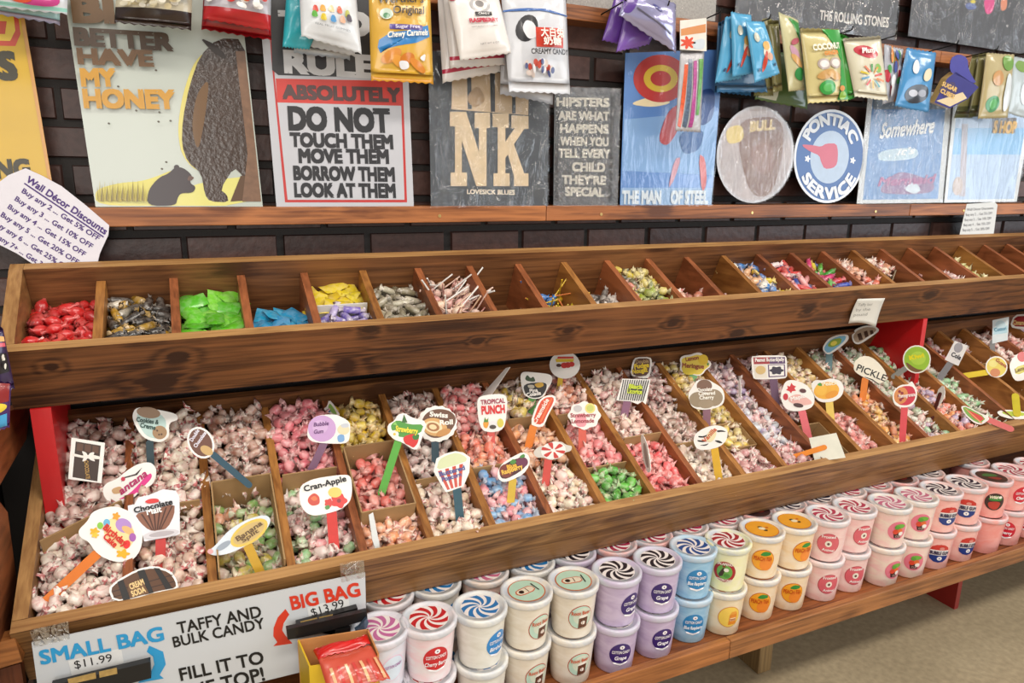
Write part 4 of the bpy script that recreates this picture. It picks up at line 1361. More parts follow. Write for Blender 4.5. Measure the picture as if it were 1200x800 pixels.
flavor_tag('yellow lemon shaped tag with brown meringue lettering', BL(*KD((348, 125)), 18, 13, 5, .09, 0), KD((340, 225)), (KD((342, 185)), KD((340, 222))),
           art=[(BL(*KD((348, 128)), 16, 11, 5, .09, 0), '#ead04a'), (E(*KD((395, 100)), 6, 6), '#e8c420'), (E(*KD((320, 165)), 8, 4), '#f0d838'), (SM(KD((415, 118), (430, 120), (420, 138))), '#4a8a3a')],
           text=[('Lemon', KD((300, 110)), KD((372, 98)), 4.6, '#a0522a', .04), ('Meringue', KD((278, 142)), KD((400, 150)), 5, '#a0522a', .04)], stick_col='#7ab87c', sw=9)
flavor_tag('white tag with three brown chocolate balls on a purple stick', SM(KD((318, 330), (312, 285), (340, 245), (360, 212), (420, 208), (450, 225), (500, 255), (516, 300), (505, 350), (450, 372), (380, 378), (335, 362)), 2), KD((415, 470)), (KD((415, 370)), KD((415, 465))),
           art=[(E(*KD((402, 245)), 9, 7.5), '#7a5a48'), (E(*KD((368, 320)), 10.5, 9), '#98866c'), (E(*KD((452, 310)), 11, 10), '#98866c'), (E(*KD((410, 345)), 9, 5), '#a08e74')],
           text=[('Chocolate', KD((362, 278)), KD((445, 270)), 4, '#f6f2e8', .035), ('Covered', KD((370, 298)), KD((462, 292)), 4, '#f6f2e8', .035), ('Cherry', KD((375, 320)), KD((455, 316)), 4, '#f6f2e8', .035)], stick_col='#8a6070', sw=9)
flavor_tag('white oval vanilla tag with black vanilla pods on a yellow stick', SM(KD((340, 550), (350, 510), (400, 475), (470, 458), (530, 480), (528, 540), (490, 580), (420, 598), (360, 595)), 2), KD((478, 735)), (KD((458, 590)), KD((478, 730))),
           art=[(SM(KD((365, 520), (400, 522), (430, 505), (405, 530), (372, 530)), 1), '#1f1a18'), (SM(KD((362, 542), (400, 548), (430, 540), (400, 556), (366, 552)), 1), '#1f1a18'), (SM(KD((470, 490), (500, 488), (525, 498), (498, 498), (474, 500)), 1), '#1f1a18'), (SM(KD((455, 545), (485, 545), (505, 560), (480, 560)), 1), '#1f1a18'), (SM(KD((372, 572), (405, 568), (430, 560), (410, 576)), 1), '#1f1a18'), (E(*KD((440, 520)), 5, 8, 30), '#e8dcb0')],
           text=[('Vanilla', KD((404, 560)), KD((472, 486)), 5, '#c85a30', .03)], stick_col='#d8a820', sw=9)
flavor_tag('narrow white tag seen nearly edge on in the coral pink taffy', SM(KD((52, 515), (65, 512), (92, 580), (104, 660), (108, 715), (88, 725), (68, 660), (55, 590)), 1), KD((96, 745)), yaw=-62, tilt=.2,
           art=[(SM(KD((66, 560), (78, 560), (96, 660), (98, 700), (84, 690), (70, 620)), 1), '#a89a94')])
flavor_tag('red and purple peanut butter and jelly tag on a purple stick', SM(KD((660, 95), (668, 78), (845, 76), (856, 92), (860, 190), (845, 205), (690, 210), (668, 200)), 1), KD((795, 335)), (KD((782, 205)), KD((795, 330))),
           art=[(KD((672, 88), (760, 87), (762, 124), (675, 126)), '#a83038'), (KD((760, 87), (846, 86), (848, 122), (762, 124)), '#5a3a6a'), (KD((675, 130), (742, 129), (748, 200), (682, 202)), '#e8e0d0'), (KD((752, 128), (846, 126), (850, 192), (756, 198)), '#5a3a6a'), (KD((758, 132), (840, 130), (842, 188), (762, 192)), '#f0ece6'), (E(*KD((712, 158)), 6, 5), '#d8b878'), (BL(*KD((800, 160)), 7.5, 4.5, 6, .15), '#2c2238')],
           text=[('Peanut', KD((682, 112)), KD((738, 110)), 4, '#f4ece8', .04), ('Butter&Jelly', KD((744, 110)), KD((842, 108)), 4, '#f4ece8', .03)], stick_col='#6a4a66', sw=9)
flavor_tag('white maple leaf tag on a pink red stick', SM(KD((830, 260), (850, 218), (890, 210), (960, 232), (1008, 290), (1010, 340), (985, 372), (900, 388), (845, 370), (820, 310)), 2), KD((968, 495)), (KD((938, 375)), KD((966, 490))),
           art=[(KD((882, 228), (890, 240), (908, 248), (898, 258), (908, 272), (886, 274), (880, 286), (870, 274), (852, 268), (862, 258), (858, 244), (874, 248)), '#d02a34'), (SM(KD((860, 310), (920, 285), (985, 320), (1000, 345), (930, 355), (870, 335))), '#e8b4ac'), (E(*KD((850, 305)), 3, 4), '#c82838'), (E(*KD((920, 352)), 6, 2.5, 10), '#4a3030'), (E(*KD((945, 272)), 4, 2.5, 10), '#5a2c30')],
           text=[('Maple', KD((880, 328)), KD((960, 308)), 4.5, '#f8f4f0', .03)], stick_col='#e06a72', sw=9)
flavor_tag('orange fruit shaped tag on a pale yellow stick', SM(KG((128, 345), (150, 320), (190, 325), (230, 312), (280, 325), (298, 360), (285, 405), (240, 432), (180, 435), (150, 410)), 2), KG((232, 500)), (KG((222, 430)), KG((228, 495))),
           art=[(E(*KG((208, 375)), 15, 10, -8), '#f0b030'), (E(*KG((180, 370)), 7, 7, 0), '#f3bc40'), (SM(KG((160, 345), (178, 332), (188, 352), (172, 352))), '#4a9a3a'), (E(*KG((235, 395)), 8, 4, -20), '#e89a20')],
           text=[('Peach', KG((188, 352)), KG((262, 344)), 4.2, '#f8f0d0', .03)], stick_col='#e8c860', sw=9)
flavor_tag('pale blue boat shaped tag with green lettering', SM(KG((183, 165), (215, 115), (262, 95), (318, 92), (320, 122), (270, 165), (215, 200)), 2), KG((215, 240)), (KG((222, 195)), KG((220, 235))),
           art=[(SM(KG((192, 165), (220, 125), (265, 103), (308, 100), (300, 125), (260, 160), (215, 190)), 1), '#7ab8d8'), (SM(KG((210, 150), (235, 118), (285, 110), (280, 140), (235, 160)), 1), '#8ca838'), (E(*KG((245, 138)), 4, 2.5, -25), '#e8d850')], stick_col='#5a7a80', sw=8)
flavor_tag('brown layered campfire sweet tag under the upper bin front', SM(KG((332, 100), (350, 68), (400, 48), (450, 50), (478, 72), (440, 100), (375, 145), (345, 138)), 2), KG((340, 190)),
           art=[(SM(KG((342, 102), (360, 74), (402, 56), (448, 58), (462, 72), (430, 95), (372, 135), (350, 130)), 1), '#b8a088'), (KG((362, 92), (380, 84), (392, 118), (372, 124)), '#4a2c18'), (KG((395, 80), (412, 74), (420, 102), (402, 110)), '#4a2c18'), (KG((425, 74), (440, 72), (445, 88), (430, 96)), '#4a2c18')])
flavor_tag('hand written PICKLE tag on an orange stick', SM(KG((345, 245), (352, 225), (385, 200), (435, 205), (485, 250), (515, 300), (490, 340), (440, 330), (375, 298), (345, 275)), 2), KG((394, 375)), (KG((402, 320)), KG((396, 370))),
           art=[(KG((400, 305), (440, 318), (475, 345), (470, 346), (436, 323), (400, 308)), '#1a1816')],
           text=[('PICKLE', KG((356, 272)), KG((500, 330)), 7.5, '#171514', .015)], stick_col='#e07c1c', sw=8, paper=m('#efe9d6', .5))
flavor_tag('round green and brown kiwi tag on a grey stick', E(*KG((662, 218)), 16.5, 16.5), KG((606, 345)), (KG((640, 240)), KG((585, 278))), tilt=.05,
           art=[(E(*KG((662, 218)), 15, 15), '#9cc83c'), (SM(KG((602, 225), (660, 268), (700, 270), (660, 286), (620, 268))), '#7a5a3a'), (E(*KG((668, 212)), 9, 8), '#b4d84c')],
           text=[('Kiwi', KG((625, 222)), KG((700, 206)), 5, '#e8e020', .05)], stick_col='#8a8a84', sw=7)
flavor_tag('red pomegranate tag on a red stick', SM(KG((538, 410), (545, 375), (580, 345), (620, 345), (635, 325), (650, 345), (665, 380), (660, 425), (635, 455), (590, 462), (550, 448)), 2), KG((590, 580)), (KG((600, 455)), KG((592, 575))),
           art=[(SM(KG((546, 408), (555, 378), (590, 352), (640, 352), (658, 385), (650, 425), (620, 450), (570, 448)), 2), '#c8203c'), (E(*KG((582, 400)), 8, 10, 15), '#d88a4a')] + [(E(*KG(p), 1.7, 1.7), '#8a1428') for p in ((575, 380), (588, 388), (572, 402), (590, 412), (580, 422))],
           text=[('Pomegranate', KG((572, 412)), KG((655, 402)), 4, '#f8e8e4', .03)], stick_col='#d84850', sw=8)
flavor_tag('white cola label card on a grey stick', KG((852, 125), (920, 150), (870, 252), (802, 220)), KG((780, 305)), (KG((828, 240)), KG((786, 300))),
           art=[(E(*KG((870, 160)), 5, 6, 25), '#8a8890')], text=[('Cola', KG((832, 200)), KG((880, 222)), 5, '#2c2a38', .04)], stick_col='#77767a', sw=8, paper=m('#dcdad8', .4))
flavor_tag('pale blue upright card on a grey stick', KG((1042, 22), (1125, 5), (1118, 122), (1040, 140)), KG((1042, 200)), (KG((1042, 130)), KG((1042, 195))),
           art=[(KG((1048, 60), (1118, 48), (1116, 85), (1046, 95)), '#b4dcea'), (E(*KG((1082, 45)), 6, 5), '#c8e4ee')], text=[('Cotton', KG((1052, 80)), KG((1112, 70)), 4, '#5a9ab8', .03)], stick_col='#8a8a8c', sw=6, paper=m('#e2eef2', .4))
flavor_tag('dark red rounded tag at the right edge below the upper bin', SM(KG((1128, 55), (1150, -5), (1215, -10), (1230, 65), (1180, 68)), 1), KG((1175, 110)),
           art=[(SM(KG((1138, 52), (1156, 3), (1212, 0), (1222, 56)), 1), '#9a1c20')], text=[('Cinnamon', KG((1146, 44)), KG((1216, 46)), 5, '#e8c880', .04)])
flavor_tag('round yellow and peach tag on a bright yellow stick', E(*KG((1062, 256)), 13, 12.5, 20), KG((925, 292)), (KG((1020, 282)), KG((930, 296))),
           art=[(E(*KG((1062, 256)), 11.5, 11, 20), '#ecd860'), (E(*KG((1055, 285)), 6, 5), '#d88a5a'), (E(*KG((1045, 240)), 5, 4), '#f0e488')],
           text=[('Guava', KG((1055, 225)), KG((1108, 262)), 4, '#b04a30', .03)], stick_col='#e8cc20', sw=8)
flavor_tag('large pale yellow tag with red fruit at the right edge', SM(KG((1122, 250), (1150, 200), (1200, 175), (1240, 190), (1250, 280), (1200, 325), (1150, 328)), 2), KG((1190, 375)),
           art=[(SM(KG((1150, 260), (1230, 235), (1230, 270), (1160, 300)), 1), '#d8d050'), (E(*KG((1192, 205)), 6, 6), '#d02830')], text=[('Lemon', KG((1158, 285)), KG((1230, 262)), 4.5, '#8a6a20', .03)])
flavor_tag('watermelon slice tag leaning on the front board', SM(KG((880, 455), (905, 450), (960, 478), (1020, 505), (1028, 520), (985, 550), (945, 535), (905, 500)), 2), KG((1000, 548)), (KG((1020, 520)), KG((1080, 545))),
           art=[(SM(KG((890, 460), (910, 456), (1012, 512), (980, 540), (945, 525), (910, 495)), 1), '#7ab04a'), (SM(KG((905, 465), (1005, 512), (980, 532), (945, 512)), 1), '#d8443c'), (KG((900, 462), (912, 468), (992, 538), (984, 540)), '#e8a068')], stick_col='#d86a68', sw=8)
flavor_tag('lime green tag lying flat at the front with a yellow stick', SM(KG((1062, 480), (1110, 470), (1200, 480), (1230, 500), (1200, 520), (1130, 518), (1075, 500)), 2), KG((1140, 520)), (KG((1165, 495)), KG((1160, 440))), tilt=1.2, behind=False,
           art=[(SM(KG((1080, 485), (1120, 478), (1200, 486), (1215, 500), (1140, 508)), 1), '#b8cc50')], stick_col='#c8b828', sw=9)
flavor_tag('blank white card back with a bright orange stick glued on', [(948, 513), (980, 507), (991, 536), (955, 541)], (968, 541), ((966, 524), (921, 538)), stick_col='#e8881c', sw=6.5, behind=False, paper=m('#e3e2d3', .5))
flavor_tag('maroon stick with a white card turned away from view', SM([(1098, 458), (1106, 450), (1108, 462), (1102, 474), (1096, 480)], 1), (1097, 484), ((1102, 462), (1096, 480)), yaw=-50, stick_col='#5c2420', sw=4, behind=False)
flavor_tag('thin white card seen edge on among the lilac taffy', SM(KD((590, 210), (598, 202), (606, 260), (606, 310), (592, 305)), 1), KD((600, 318)), yaw=-60)
flavor_tag('clear plastic flap hanging over the front board', [(432, 603), (437, 600), (442, 625), (447, 650), (443, 653), (436, 632)], (441, 640), yaw=30, paper=m('#cfd0cc', .2, coat=.8), name='plastic_flap')

# ------------------------------------------------------------------ tin signs on the ledge
def proj(P):
    d = Vector(P)-CAM
    return (600+FPX*d.dot(RT)/d.dot(FW), 400-FPX*d.dot(UP)/d.dot(FW))


LEAN = .0239
EYV = Vector((0, math.sin(LEAN), math.cos(LEAN)))
SGN = Plane((0, 1.6845, LEDZ), (0, -math.cos(LEAN), math.sin(LEAN)))


def upv(S, p):
    P = S.hit(*p)
    a, c = proj(P), proj(P+EYV*.01)
    return (c[0]-a[0], c[1]-a[1])


def flat_sign(name, label, S, outline, base, art=(), text=(), mat=None, thick=.0012, film=None, frame=None, cat='sign', loc=None):
    org = S.hit(*(loc or (sum(p[0] for p in outline[:2])/2, max(p[1] for p in outline))))
    t = thing(name, label, cat, org)
    b = MB()
    ring = [S.at(p, .0) for p in outline]
    b.prism(ring, -S.n*thick, base if not isinstance(base, str) else m(base, .35, coat=.35, var=.04, scale=12))
    b.build('panel', t, origin=org)
    if art:
        b = MB()
        for i, (pts, col) in enumerate(art):
            deco(b, S, pts, m(col, .35, coat=.35, var=.06, scale=20) if isinstance(col, str) else col, .0003+.0002*i)
        b.build('printed_picture', t, origin=org)
    if text:
        k = .0003+.0002*(len(art)+1)
        for q in text:
            b = MB()
            s, p0, p1, h, col = q[:5]
            bo = min(.06, q[5] if len(q) > 5 else .03)
            sh_ = q[6] if len(q) > 6 else 0
            arc = q[7] if len(q) > 7 else None
            txt(b, S, s, p0, p1, h, m(col, .4, coat=.2, var=.05) if isinstance(col, str) else col, k, bold=bo, shear=sh_, up=upv(S, p0) if S.ydown else None, arc=arc)
            b.build('lettering', t, origin=org)
    if film:
        b = MB()
        n_ = 14
        q = SC(outline, 1.012)
        if len(q) == 4:
            vs = []
            for i in range(n_+1):
                for j in range(n_+1):
                    u, v = i/n_, j/n_
                    x = (q[0][0]*(1-u)+q[1][0]*u)*(1-v)+(q[3][0]*(1-u)+q[2][0]*u)*v
                    y = (q[0][1]*(1-u)+q[1][1]*u)*(1-v)+(q[3][1]*(1-u)+q[2][1]*u)*v
                    e = min(u, v, 1-u, 1-v)
                    vs.append(S.at((x, y), .0035+random.uniform(-.0008, .0012)*(2 if e < .1 else .5)))
            b.add(vs, [(i*(n_+1)+j, (i+1)*(n_+1)+j, (i+1)*(n_+1)+j+1, i*(n_+1)+j+1) for i in range(n_) for j in range(n_)], film, True)
        else:
            b.add([S.at(p, .004+random.uniform(0, .001)) for p in q], [list(range(len(q)))], film)
        b.build('plastic_wrap', t, origin=org)
    return t


FILM = film_mat(amount=.05, rough=.08, bump=.15, scale=(20, 20, 6))
FILMX = film_mat(amount=.16, rough=.15, bump=1.0, scale=(70, 70, 50))
FILMV = film_mat(amount=.17, rough=.12, bump=.6, scale=(110, 40, 14))
FILMD = film_mat(amount=.06, rough=.10, bump=.7, scale=(24, 24, 10))

flat_sign('tin_sign', 'yellow weathered tin sign with stencil letters at the left edge', SGN, [(-125, 245), (66, 243), (28, 17), (20, -30), (-190, -30)], m('#cda524', .4, coat=.4, var=.12, scale=9),
          art=[([(-60, 52), (18, 54), (24, 40), (14, -40), (-70, -40)], '#c8452c'), ([(-60, 46), (12, 48), (18, 36), (9, -40), (-70, -40)], '#e6c23c'), ([(-60, 38), (6, 40), (8, 25), (-60, 22)], '#c8452c'),
               ([(62, 243), (66, 243), (28, 17), (20, -30), (16, -30), (24, 20)], '#c89048')],
          text=[('S', (-1, 92), (22, 92), 30, '#3a3524', .06), ('NG', (-4, 208), (37, 207), 20, '#3a3524', .06)], loc=(40, 243))
flat_sign('tin_sign', 'white tin sign with a big dark bear and gold MY HONEY lettering', SGN, [(112, 242.3), (308, 242), (285, 28), (281, -12), (74, -12)], m('#bcc3ba', .3, coat=.6, var=.05, scale=6),
          art=[(SM([(113, 241), (200, 241), (215, 215), (212, 195), (170, 212), (140, 214), (111, 222)], 2), '#d9cf6a'), (SM([(114, 241), (306, 241), (303, 205), (240, 212), (200, 228)], 1), '#dcd67c'),
               (SM([(228, 70), (214, 110), (208, 150), (212, 180), (228, 200), (258, 205), (290, 120), (280, 60), (250, 55)], 2), '#d8cc70'),
               (SM([(255, 45), (234, 66), (222, 100), (214, 140), (213, 170), (220, 190), (236, 203), (240, 228), (246, 236), (268, 237), (266, 228), (258, 222), (274, 196), (284, 205), (296, 230), (304, 232), (300, 180), (292, 110), (286, 46)], 1), m('#3d2a1e', .3, coat=.7, var=.35, scale=60, bump=.3)),
               (SM([(224, 150), (230, 110), (246, 90), (240, 140), (232, 180)], 2), '#6e4e2a'), (SM([(234, 44), (252, 52), (266, 66), (262, 70), (246, 58)], 1), '#2e211a'),
               ([(270, 236), (282, 206), (290, 206), (300, 234)], '#5c4028'), ([(276, 60), (287, 60), (306, 236), (284, 236), (290, 180)], m('#7c5c46', .3, coat=.6, var=.45, scale=70)),
               (SM([(172, 241), (174, 222), (186, 208), (198, 203), (206, 195), (216, 197), (226, 206), (222, 214), (230, 219), (226, 226), (212, 226), (208, 232), (206, 241)], 2), '#2c1a1e'),
               (E(207, 196, 3.2, 3), '#2c1a1e'), (SM([(222, 205), (228, 208), (224, 212), (219, 211)], 1), '#5a3a2c')] + [([(x, 236-(x*7 % 5)), (x+2.2, 236), (x+1+(x*5 % 3)-1, 210+(x*13 % 11))], c_) for x in range(114, 172, 2) for c_ in (['#9a8a34', '#b8a844', '#7a6c30'][x//2 % 3],)] + [(E(x, y, 1.6, 1.2, 20, 8), '#4a4030') for x, y in ((160, 130), (128, 145), (183, 83), (139, 102), (195, 190), (190, 198), (187, 132), (200, 142), (186, 143))],
          text=[('BI', (86, 26), (136, 27), 29, '#6a4d2c', .08), ('BETTER', (88, 53), (204, 60), 19, '#4c3826', .075), ('HAVE', (92, 75), (181, 78), 17, '#6b4a26', .075), ('MY', (96, 101), (138, 101), 19, '#c8922c', .07), ('HONEY', (99, 126), (207, 127), 20, '#c8922c', .07)])
flat_sign('tin_sign', 'white and red tin sign of rules reading DO NOT TOUCH THEM', SGN, [(324, 242.3), (485, 242), (477, 50), (474, -12), (302, -12)], m('#c2c3ca', .3, coat=.5, var=.04, scale=8),
          art=[(SM([(334, 237), (477, 237), (471, 70), (467, -12), (312, -12), (318, 70)], 0), '#c03a38'), (SM([(337, 234), (474, 234), (469, 92), (465, -12), (316, -12), (322, 90)], 0), '#c2c3ca'),
               ([(323, 92), (470, 95), (472, 124), (325, 120)], '#cf4640'), ([(326, 88), (468, 92), (463, -12), (316, -12), (319, 82)], '#39383a')],
          text=[('TOOL', (327, 40), (460, 42), 26, '#d4d4d4', .07), ('RULES', (333, 84), (462, 92), 24, '#d4d4d6', .09), ('ABSOLUTELY', (331, 115), (470, 119), 15, '#5a4444', .06),
                ('DO NOT', (338, 151), (458, 154), 25, '#2a2a2e', .085), ('TOUCH THEM', (340, 171), (461, 174), 15, '#2e2e32', .065), ('MOVE THEM', (350, 190), (456, 191), 15, '#2e2e32', .065), ('BORROW THEM', (344, 210), (463, 212), 15, '#2e2e32', .065), ('LOOK AT THEM', (345, 230), (464, 231), 15, '#2e2e32', .065)])
NKC = m('#d3bd9d', .35, coat=.4, var=.25, scale=30)
flat_sign('tin_sign', 'charcoal tin sign with large cream letters NK in shrink wrap', SGN, [(505, 242.3), (641.5, 240.6), (644.5, 60), (502, 60)], m('#4a4e54', .35, coat=.5, var=.06, scale=14), film=FILMD,
          art=[([(529, 128), (619, 135), (620, 86), (530, 84)], '#cdb596'), ([(548, 128), (553, 128), (552, 84), (547, 84)], '#4a4e54'), ([(575, 131), (580, 131), (580, 84), (574, 84)], '#4a4e54'), ([(600, 133), (604, 133), (604, 84), (600, 84)], '#4a4e54'), (SM([(545, 115), (560, 98), (570, 118), (556, 128)]), '#a78a68'), ([(527, 131), (546, 131), (561, 178), (561, 150), (556, 150), (556, 132), (574, 132), (574, 150), (570, 150), (570, 218), (558, 218), (541, 165), (541, 202), (547, 202), (547, 218), (528, 218), (528, 202), (533, 202), (533, 148), (527, 148)], NKC), ([(577, 133), (596, 133), (596, 150), (592, 150), (592, 166), (603, 150), (599, 150), (599, 135), (619, 136), (619, 151), (614, 151), (602, 169), (614, 203), (619, 203), (619, 218), (602, 218), (602, 206), (595, 181), (592, 185), (592, 203), (597, 203), (597, 218), (578, 218), (578, 203), (583, 203), (583, 149), (577, 149)], NKC)],
          text=[('LOVESICK BLUES', (547, 227), (603, 228), 5.2, '#e8dcc8', .03)])
flat_sign('tin_sign', 'narrow crinkled grey tin sign with hipsters lettering in shrink wrap', SGN, [(648.5, 240.8), (723.5, 240.4), (727, 104), (650, 102)], m('#56585c', .3, coat=.6, var=.25, scale=40, bump=.8), film=FILMX,
          art=[([(651, 112), (655, 112), (654, 236), (650, 236)], '#3a3c40'), ([(716, 112), (720, 112), (717, 236), (713, 236)], '#3a3c40')],
          text=[(s, (652+dx, y), (715-dx2, y+1), 9.5, '#c9c5ba', .05) for s, y, dx, dx2 in (('HIPSTERS', 124, 0, 1), ('ARE WHAT', 140, 2, 1), ('HAPPENS', 155, 4, 2), ('WHEN YOU', 170, 4, 2), ('TELL EVERY', 184, 2, 0), ('CHILD', 200, 18, 6), ("THEY'RE", 215, 6, 5), ('SPECIAL', 229, 10, 7))])
flat_sign('tin_sign', 'blue sky tin sign with a red and yellow roundel and steel lettering', SGN, [(726.5, 240.6), (833.5, 240.4), (848, 58), (733, 62)], m('#5b86c6', .25, coat=.8, var=.18, scale=5), film=FILM,
          art=[([(727, 240), (833.5, 240), (835, 220), (728, 220)], '#86a6cc'), ([(729, 200), (836, 205), (841, 130), (731, 140)], '#7ba2d2'), (SM([(735, 122), (765, 112), (790, 120), (765, 126)]), '#e8d8b0'),
               (E(774, 92, 32, 28, 0, 30), '#b83430'), (E(774, 92, 20, 16, 0, 26), '#d8b838'), (E(774, 92, 12, 9, 0, 22), '#b83430'),
               (SM([(770, 165), (782, 130), (798, 120), (796, 150), (782, 172)], 2), '#b8383a'), (SM([(794, 155), (826, 150), (820, 176), (800, 182)], 2), '#355e98'), (SM([(808, 112), (838, 100), (836, 140), (818, 150)], 2), '#2c4a86'), (SM([(818, 180), (826, 185), (828, 215), (822, 228)], 1), '#c86a6a'), (SM([(790, 186), (798, 184), (790, 210), (782, 222)], 1), '#c08a98')],
          text=[('THE MAN', (728, 238), (774, 238), 14, '#c9d3dc', .06), ('OF STEEL', (785, 238), (829, 238), 14, '#c9d3dc', .06)])
# round signs
flat_sign('tin_sign', 'round tin sign with blurred brown print in glossy wrap', SGN, E(885, 181, 45, 57, 8, 40), m('#b8b4b8', .2, coat=.9, var=.2, scale=8), film=FILMV,
          art=[(E(885, 181, 42, 54, 8, 36), m('#a89a98', .3, coat=.5, var=.45, scale=14)), (SM([(862, 140), (915, 135), (920, 170), (905, 230), (880, 230), (868, 190)], 2), '#7e5c4c'), (SM([(878, 170), (905, 165), (908, 200), (884, 205)], 2), '#8a6456'), (SM([(850, 150), (870, 145), (872, 165), (852, 170)]), '#d8c070')],
          text=[('BULL', (878, 154), (908, 151), 11, '#d8c08a', .06)])


def arcpx(cx, cy, rx, ry, a0, a1, dr, flip=False):
    def f(a, c):
        t = math.radians(a0+(a1-a0)*a)
        k = (1+dr*c) if not flip else (1-dr*c)
        return (cx+rx*k*math.cos(t), cy-ry*k*math.sin(t))
    return f


flat_sign('tin_sign', 'round blue and white service sign with a red profile', SGN, E(972, 183, 41.5, 55, 7, 44), m('#d5dae2', .25, coat=.7, var=.04),
          art=[(E(972, 183, 39, 52, 7, 44), m('#2f5c9c', .35, coat=.35, var=.1, scale=5)), (E(972, 184, 22.5, 31, 7, 36), m('#a9bcd4', .35, coat=.35)),
               (SM([(940, 169), (952, 170), (962, 172), (968, 168), (980, 168), (982, 178), (981, 192), (976, 197), (966, 198), (962, 190), (960, 182), (950, 178), (941, 172)], 1), '#c2546a'), (BL(946, 186, 2.6, 3.2, 5, .3), '#e8ecf2'), (BL(999, 188, 2.6, 3.2, 5, .3), '#e8ecf2')],
          text=[('PONTIAC', (940, 150), (1004, 150), 10, '#dfe5ee', .05, 0, arcpx(972, 183, 27, 37, 152, 22, .34)), ('SERVICE', (940, 215), (1004, 215), 10, '#dfe5ee', .05, 0, arcpx(971, 184, 36.5, 49, 208, 330, .26, True))])
flat_sign('tin_sign', 'blue script lettered tin sign with white frame in streaky wrap', SGN, [(1004, 238.5), (1104.5, 237.2), (1116, 108), (1018, 108)], m('#ccd0d2', .35, coat=.4, var=.05), film=FILMV,
          art=[([(1011, 234), (1099, 233), (1109, 113), (1023, 113)], m('#4f80ba', .25, coat=.6, var=.25, scale=9)), ([(1023, 128), (1108, 128), (1109, 113), (1023, 113)], '#4e6276'), (SM([(1030, 176), (1075, 172), (1076, 186), (1028, 190)], 2), '#b8d0e0'), (SM([(1026, 226), (1050, 200), (1075, 205), (1096, 215), (1092, 226), (1060, 228)], 2), '#8a6a96'), (SM([(1058, 222), (1070, 212), (1080, 222), (1072, 228)], 1), '#d0dce8')],
          text=[('Somewhere', (1030, 162), (1094, 155), 17, '#f0f4f8', .03, .3), ("it's", (1050, 182), (1072, 180), 8, '#f0f4f8', .02, .3), ('Mermaid', (1028, 218), (1096, 214), 10, '#b06a9a', .03, .2)])
flat_sign('tin_sign', 'pale blue glossy tin sign with a yellow word at its top right', SGN, [(1106.5, 237.2), (1191.5, 236.2), (1211, 116), (1118, 116)], m('#d2d6d8', .35, coat=.4, var=.05), film=FILM,
          art=[([(1110, 234), (1188, 233), (1205, 120), (1122, 120)], m('#9db4d2', .3, coat=.4, var=.08)), ([(1116, 181), (1196, 181), (1201, 150), (1119, 150)], m('#6fa8d6', .3, coat=.4, var=.08)), ([(1124, 230), (1131, 230), (1134, 145), (1127, 145)], '#a8a0a8'), (E(1122, 218, 6, 11, 6), '#b8a8a0'), ([(1162, 156), (1189, 156), (1191, 138), (1163, 138)], '#4a3a26')],
          text=[('S HOP', (1163, 155), (1190, 156), 13, '#d8a83a', .06)])
# signs standing on the upper rail, cut off by the top of the picture
S2 = Plane((0, 1.712, UPZ+.036), (0, -1, 0))


def upper_sign(label, x0, x1, y0, y1, base, **k):
    a, c = (x0, y0), (x1, y1)
    ua, uc = upv(S2, a), upv(S2, c)
    la, lc = 150/abs(ua[1]), 150/abs(uc[1])
    flat_sign('tin_sign', label, S2, [a, c, (x1+uc[0]*lc, y1-150), (x0+ua[0]*la, y0-150)], base, **k)


upper_sign('grey granite speckled sign on the upper rail', 664, 838, 10, 25, m('#a7a29c', .4, coat=.3, var=.5, scale=160), film=FILM)
upper_sign('charcoal tin sign with small pale lettering on the upper rail', 861, 1048, 22, 47, m('#4c4d52', .4, coat=.4, var=.08), film=FILMD, text=[('THE ROLLING STONES', (960, 23), (1041, 32), 11, '#d6d2cc', .03)])
upper_sign('dark slate tin sign with coloured splashes on the upper rail', 1064, 1230, 42, 68, m('#4a4b50', .4, coat=.4, var=.25, scale=30), film=FILMD,
           art=[(SM([(1130, 5), (1140, 2), (1146, 10), (1134, 12)]), '#5a6aa0'), (SM([(1152, -2), (1166, -4), (1164, 14), (1155, 18)]), '#d84a8a'), (SM([(1172, 0), (1180, -4), (1180, 10), (1173, 14)]), '#d88a6a'), (E(1140, 2, 3, 2), '#d8c83a')])

# ------------------------------------------------------------------ hanging bags of sweets


class Puff:
    """The bulging face of a filled bag; 2D coordinates run 0..1 across and up."""
    curved = True
    ydown = False
    step = .08

    def __init__(self, quad, Y, thick, seed=0, n=(0, -1, 0)):
        self.q = [hitY(px, py, Y) for px, py in quad]   # TL TR BR BL
        e1 = self.q[1]-self.q[0]
        e2 = self.q[0]-self.q[3]
        self.n = e1.cross(e2).normalized()
        self.th, self.seed = thick, seed

    def bulge(self, s, t):
        s, t = min(1, max(0, s)), min(1, max(0, t))
        a = math.sin(math.pi*s)**.55
        tt = min(1, max(0, (t-.055)/.89))
        a *= math.sin(math.pi*tt)**.5
        w_ = .10*math.sin(9*s+5*t+self.seed)+.08*math.sin(17*t-11*s+2*self.seed)+.05*math.sin(31*s+self.seed*3)
        return self.th*a*(1+w_*(1-.3*a))

    def base(self, s, t):
        a = self.q[3]*(1-s)+self.q[2]*s
        b = self.q[0]*(1-s)+self.q[1]*s
        return a*(1-t)+b*t+self.n*.002*math.sin(8*s+self.seed)

    def at(self, p, off=0.0):
        return self.base(*p)+self.n*(self.bulge(*p)+.0009+off*1.6)


def R4(s0, t0, s1, t1):
    return [(s0, t0), (s1, t0), (s1, t1), (s0, t1)]


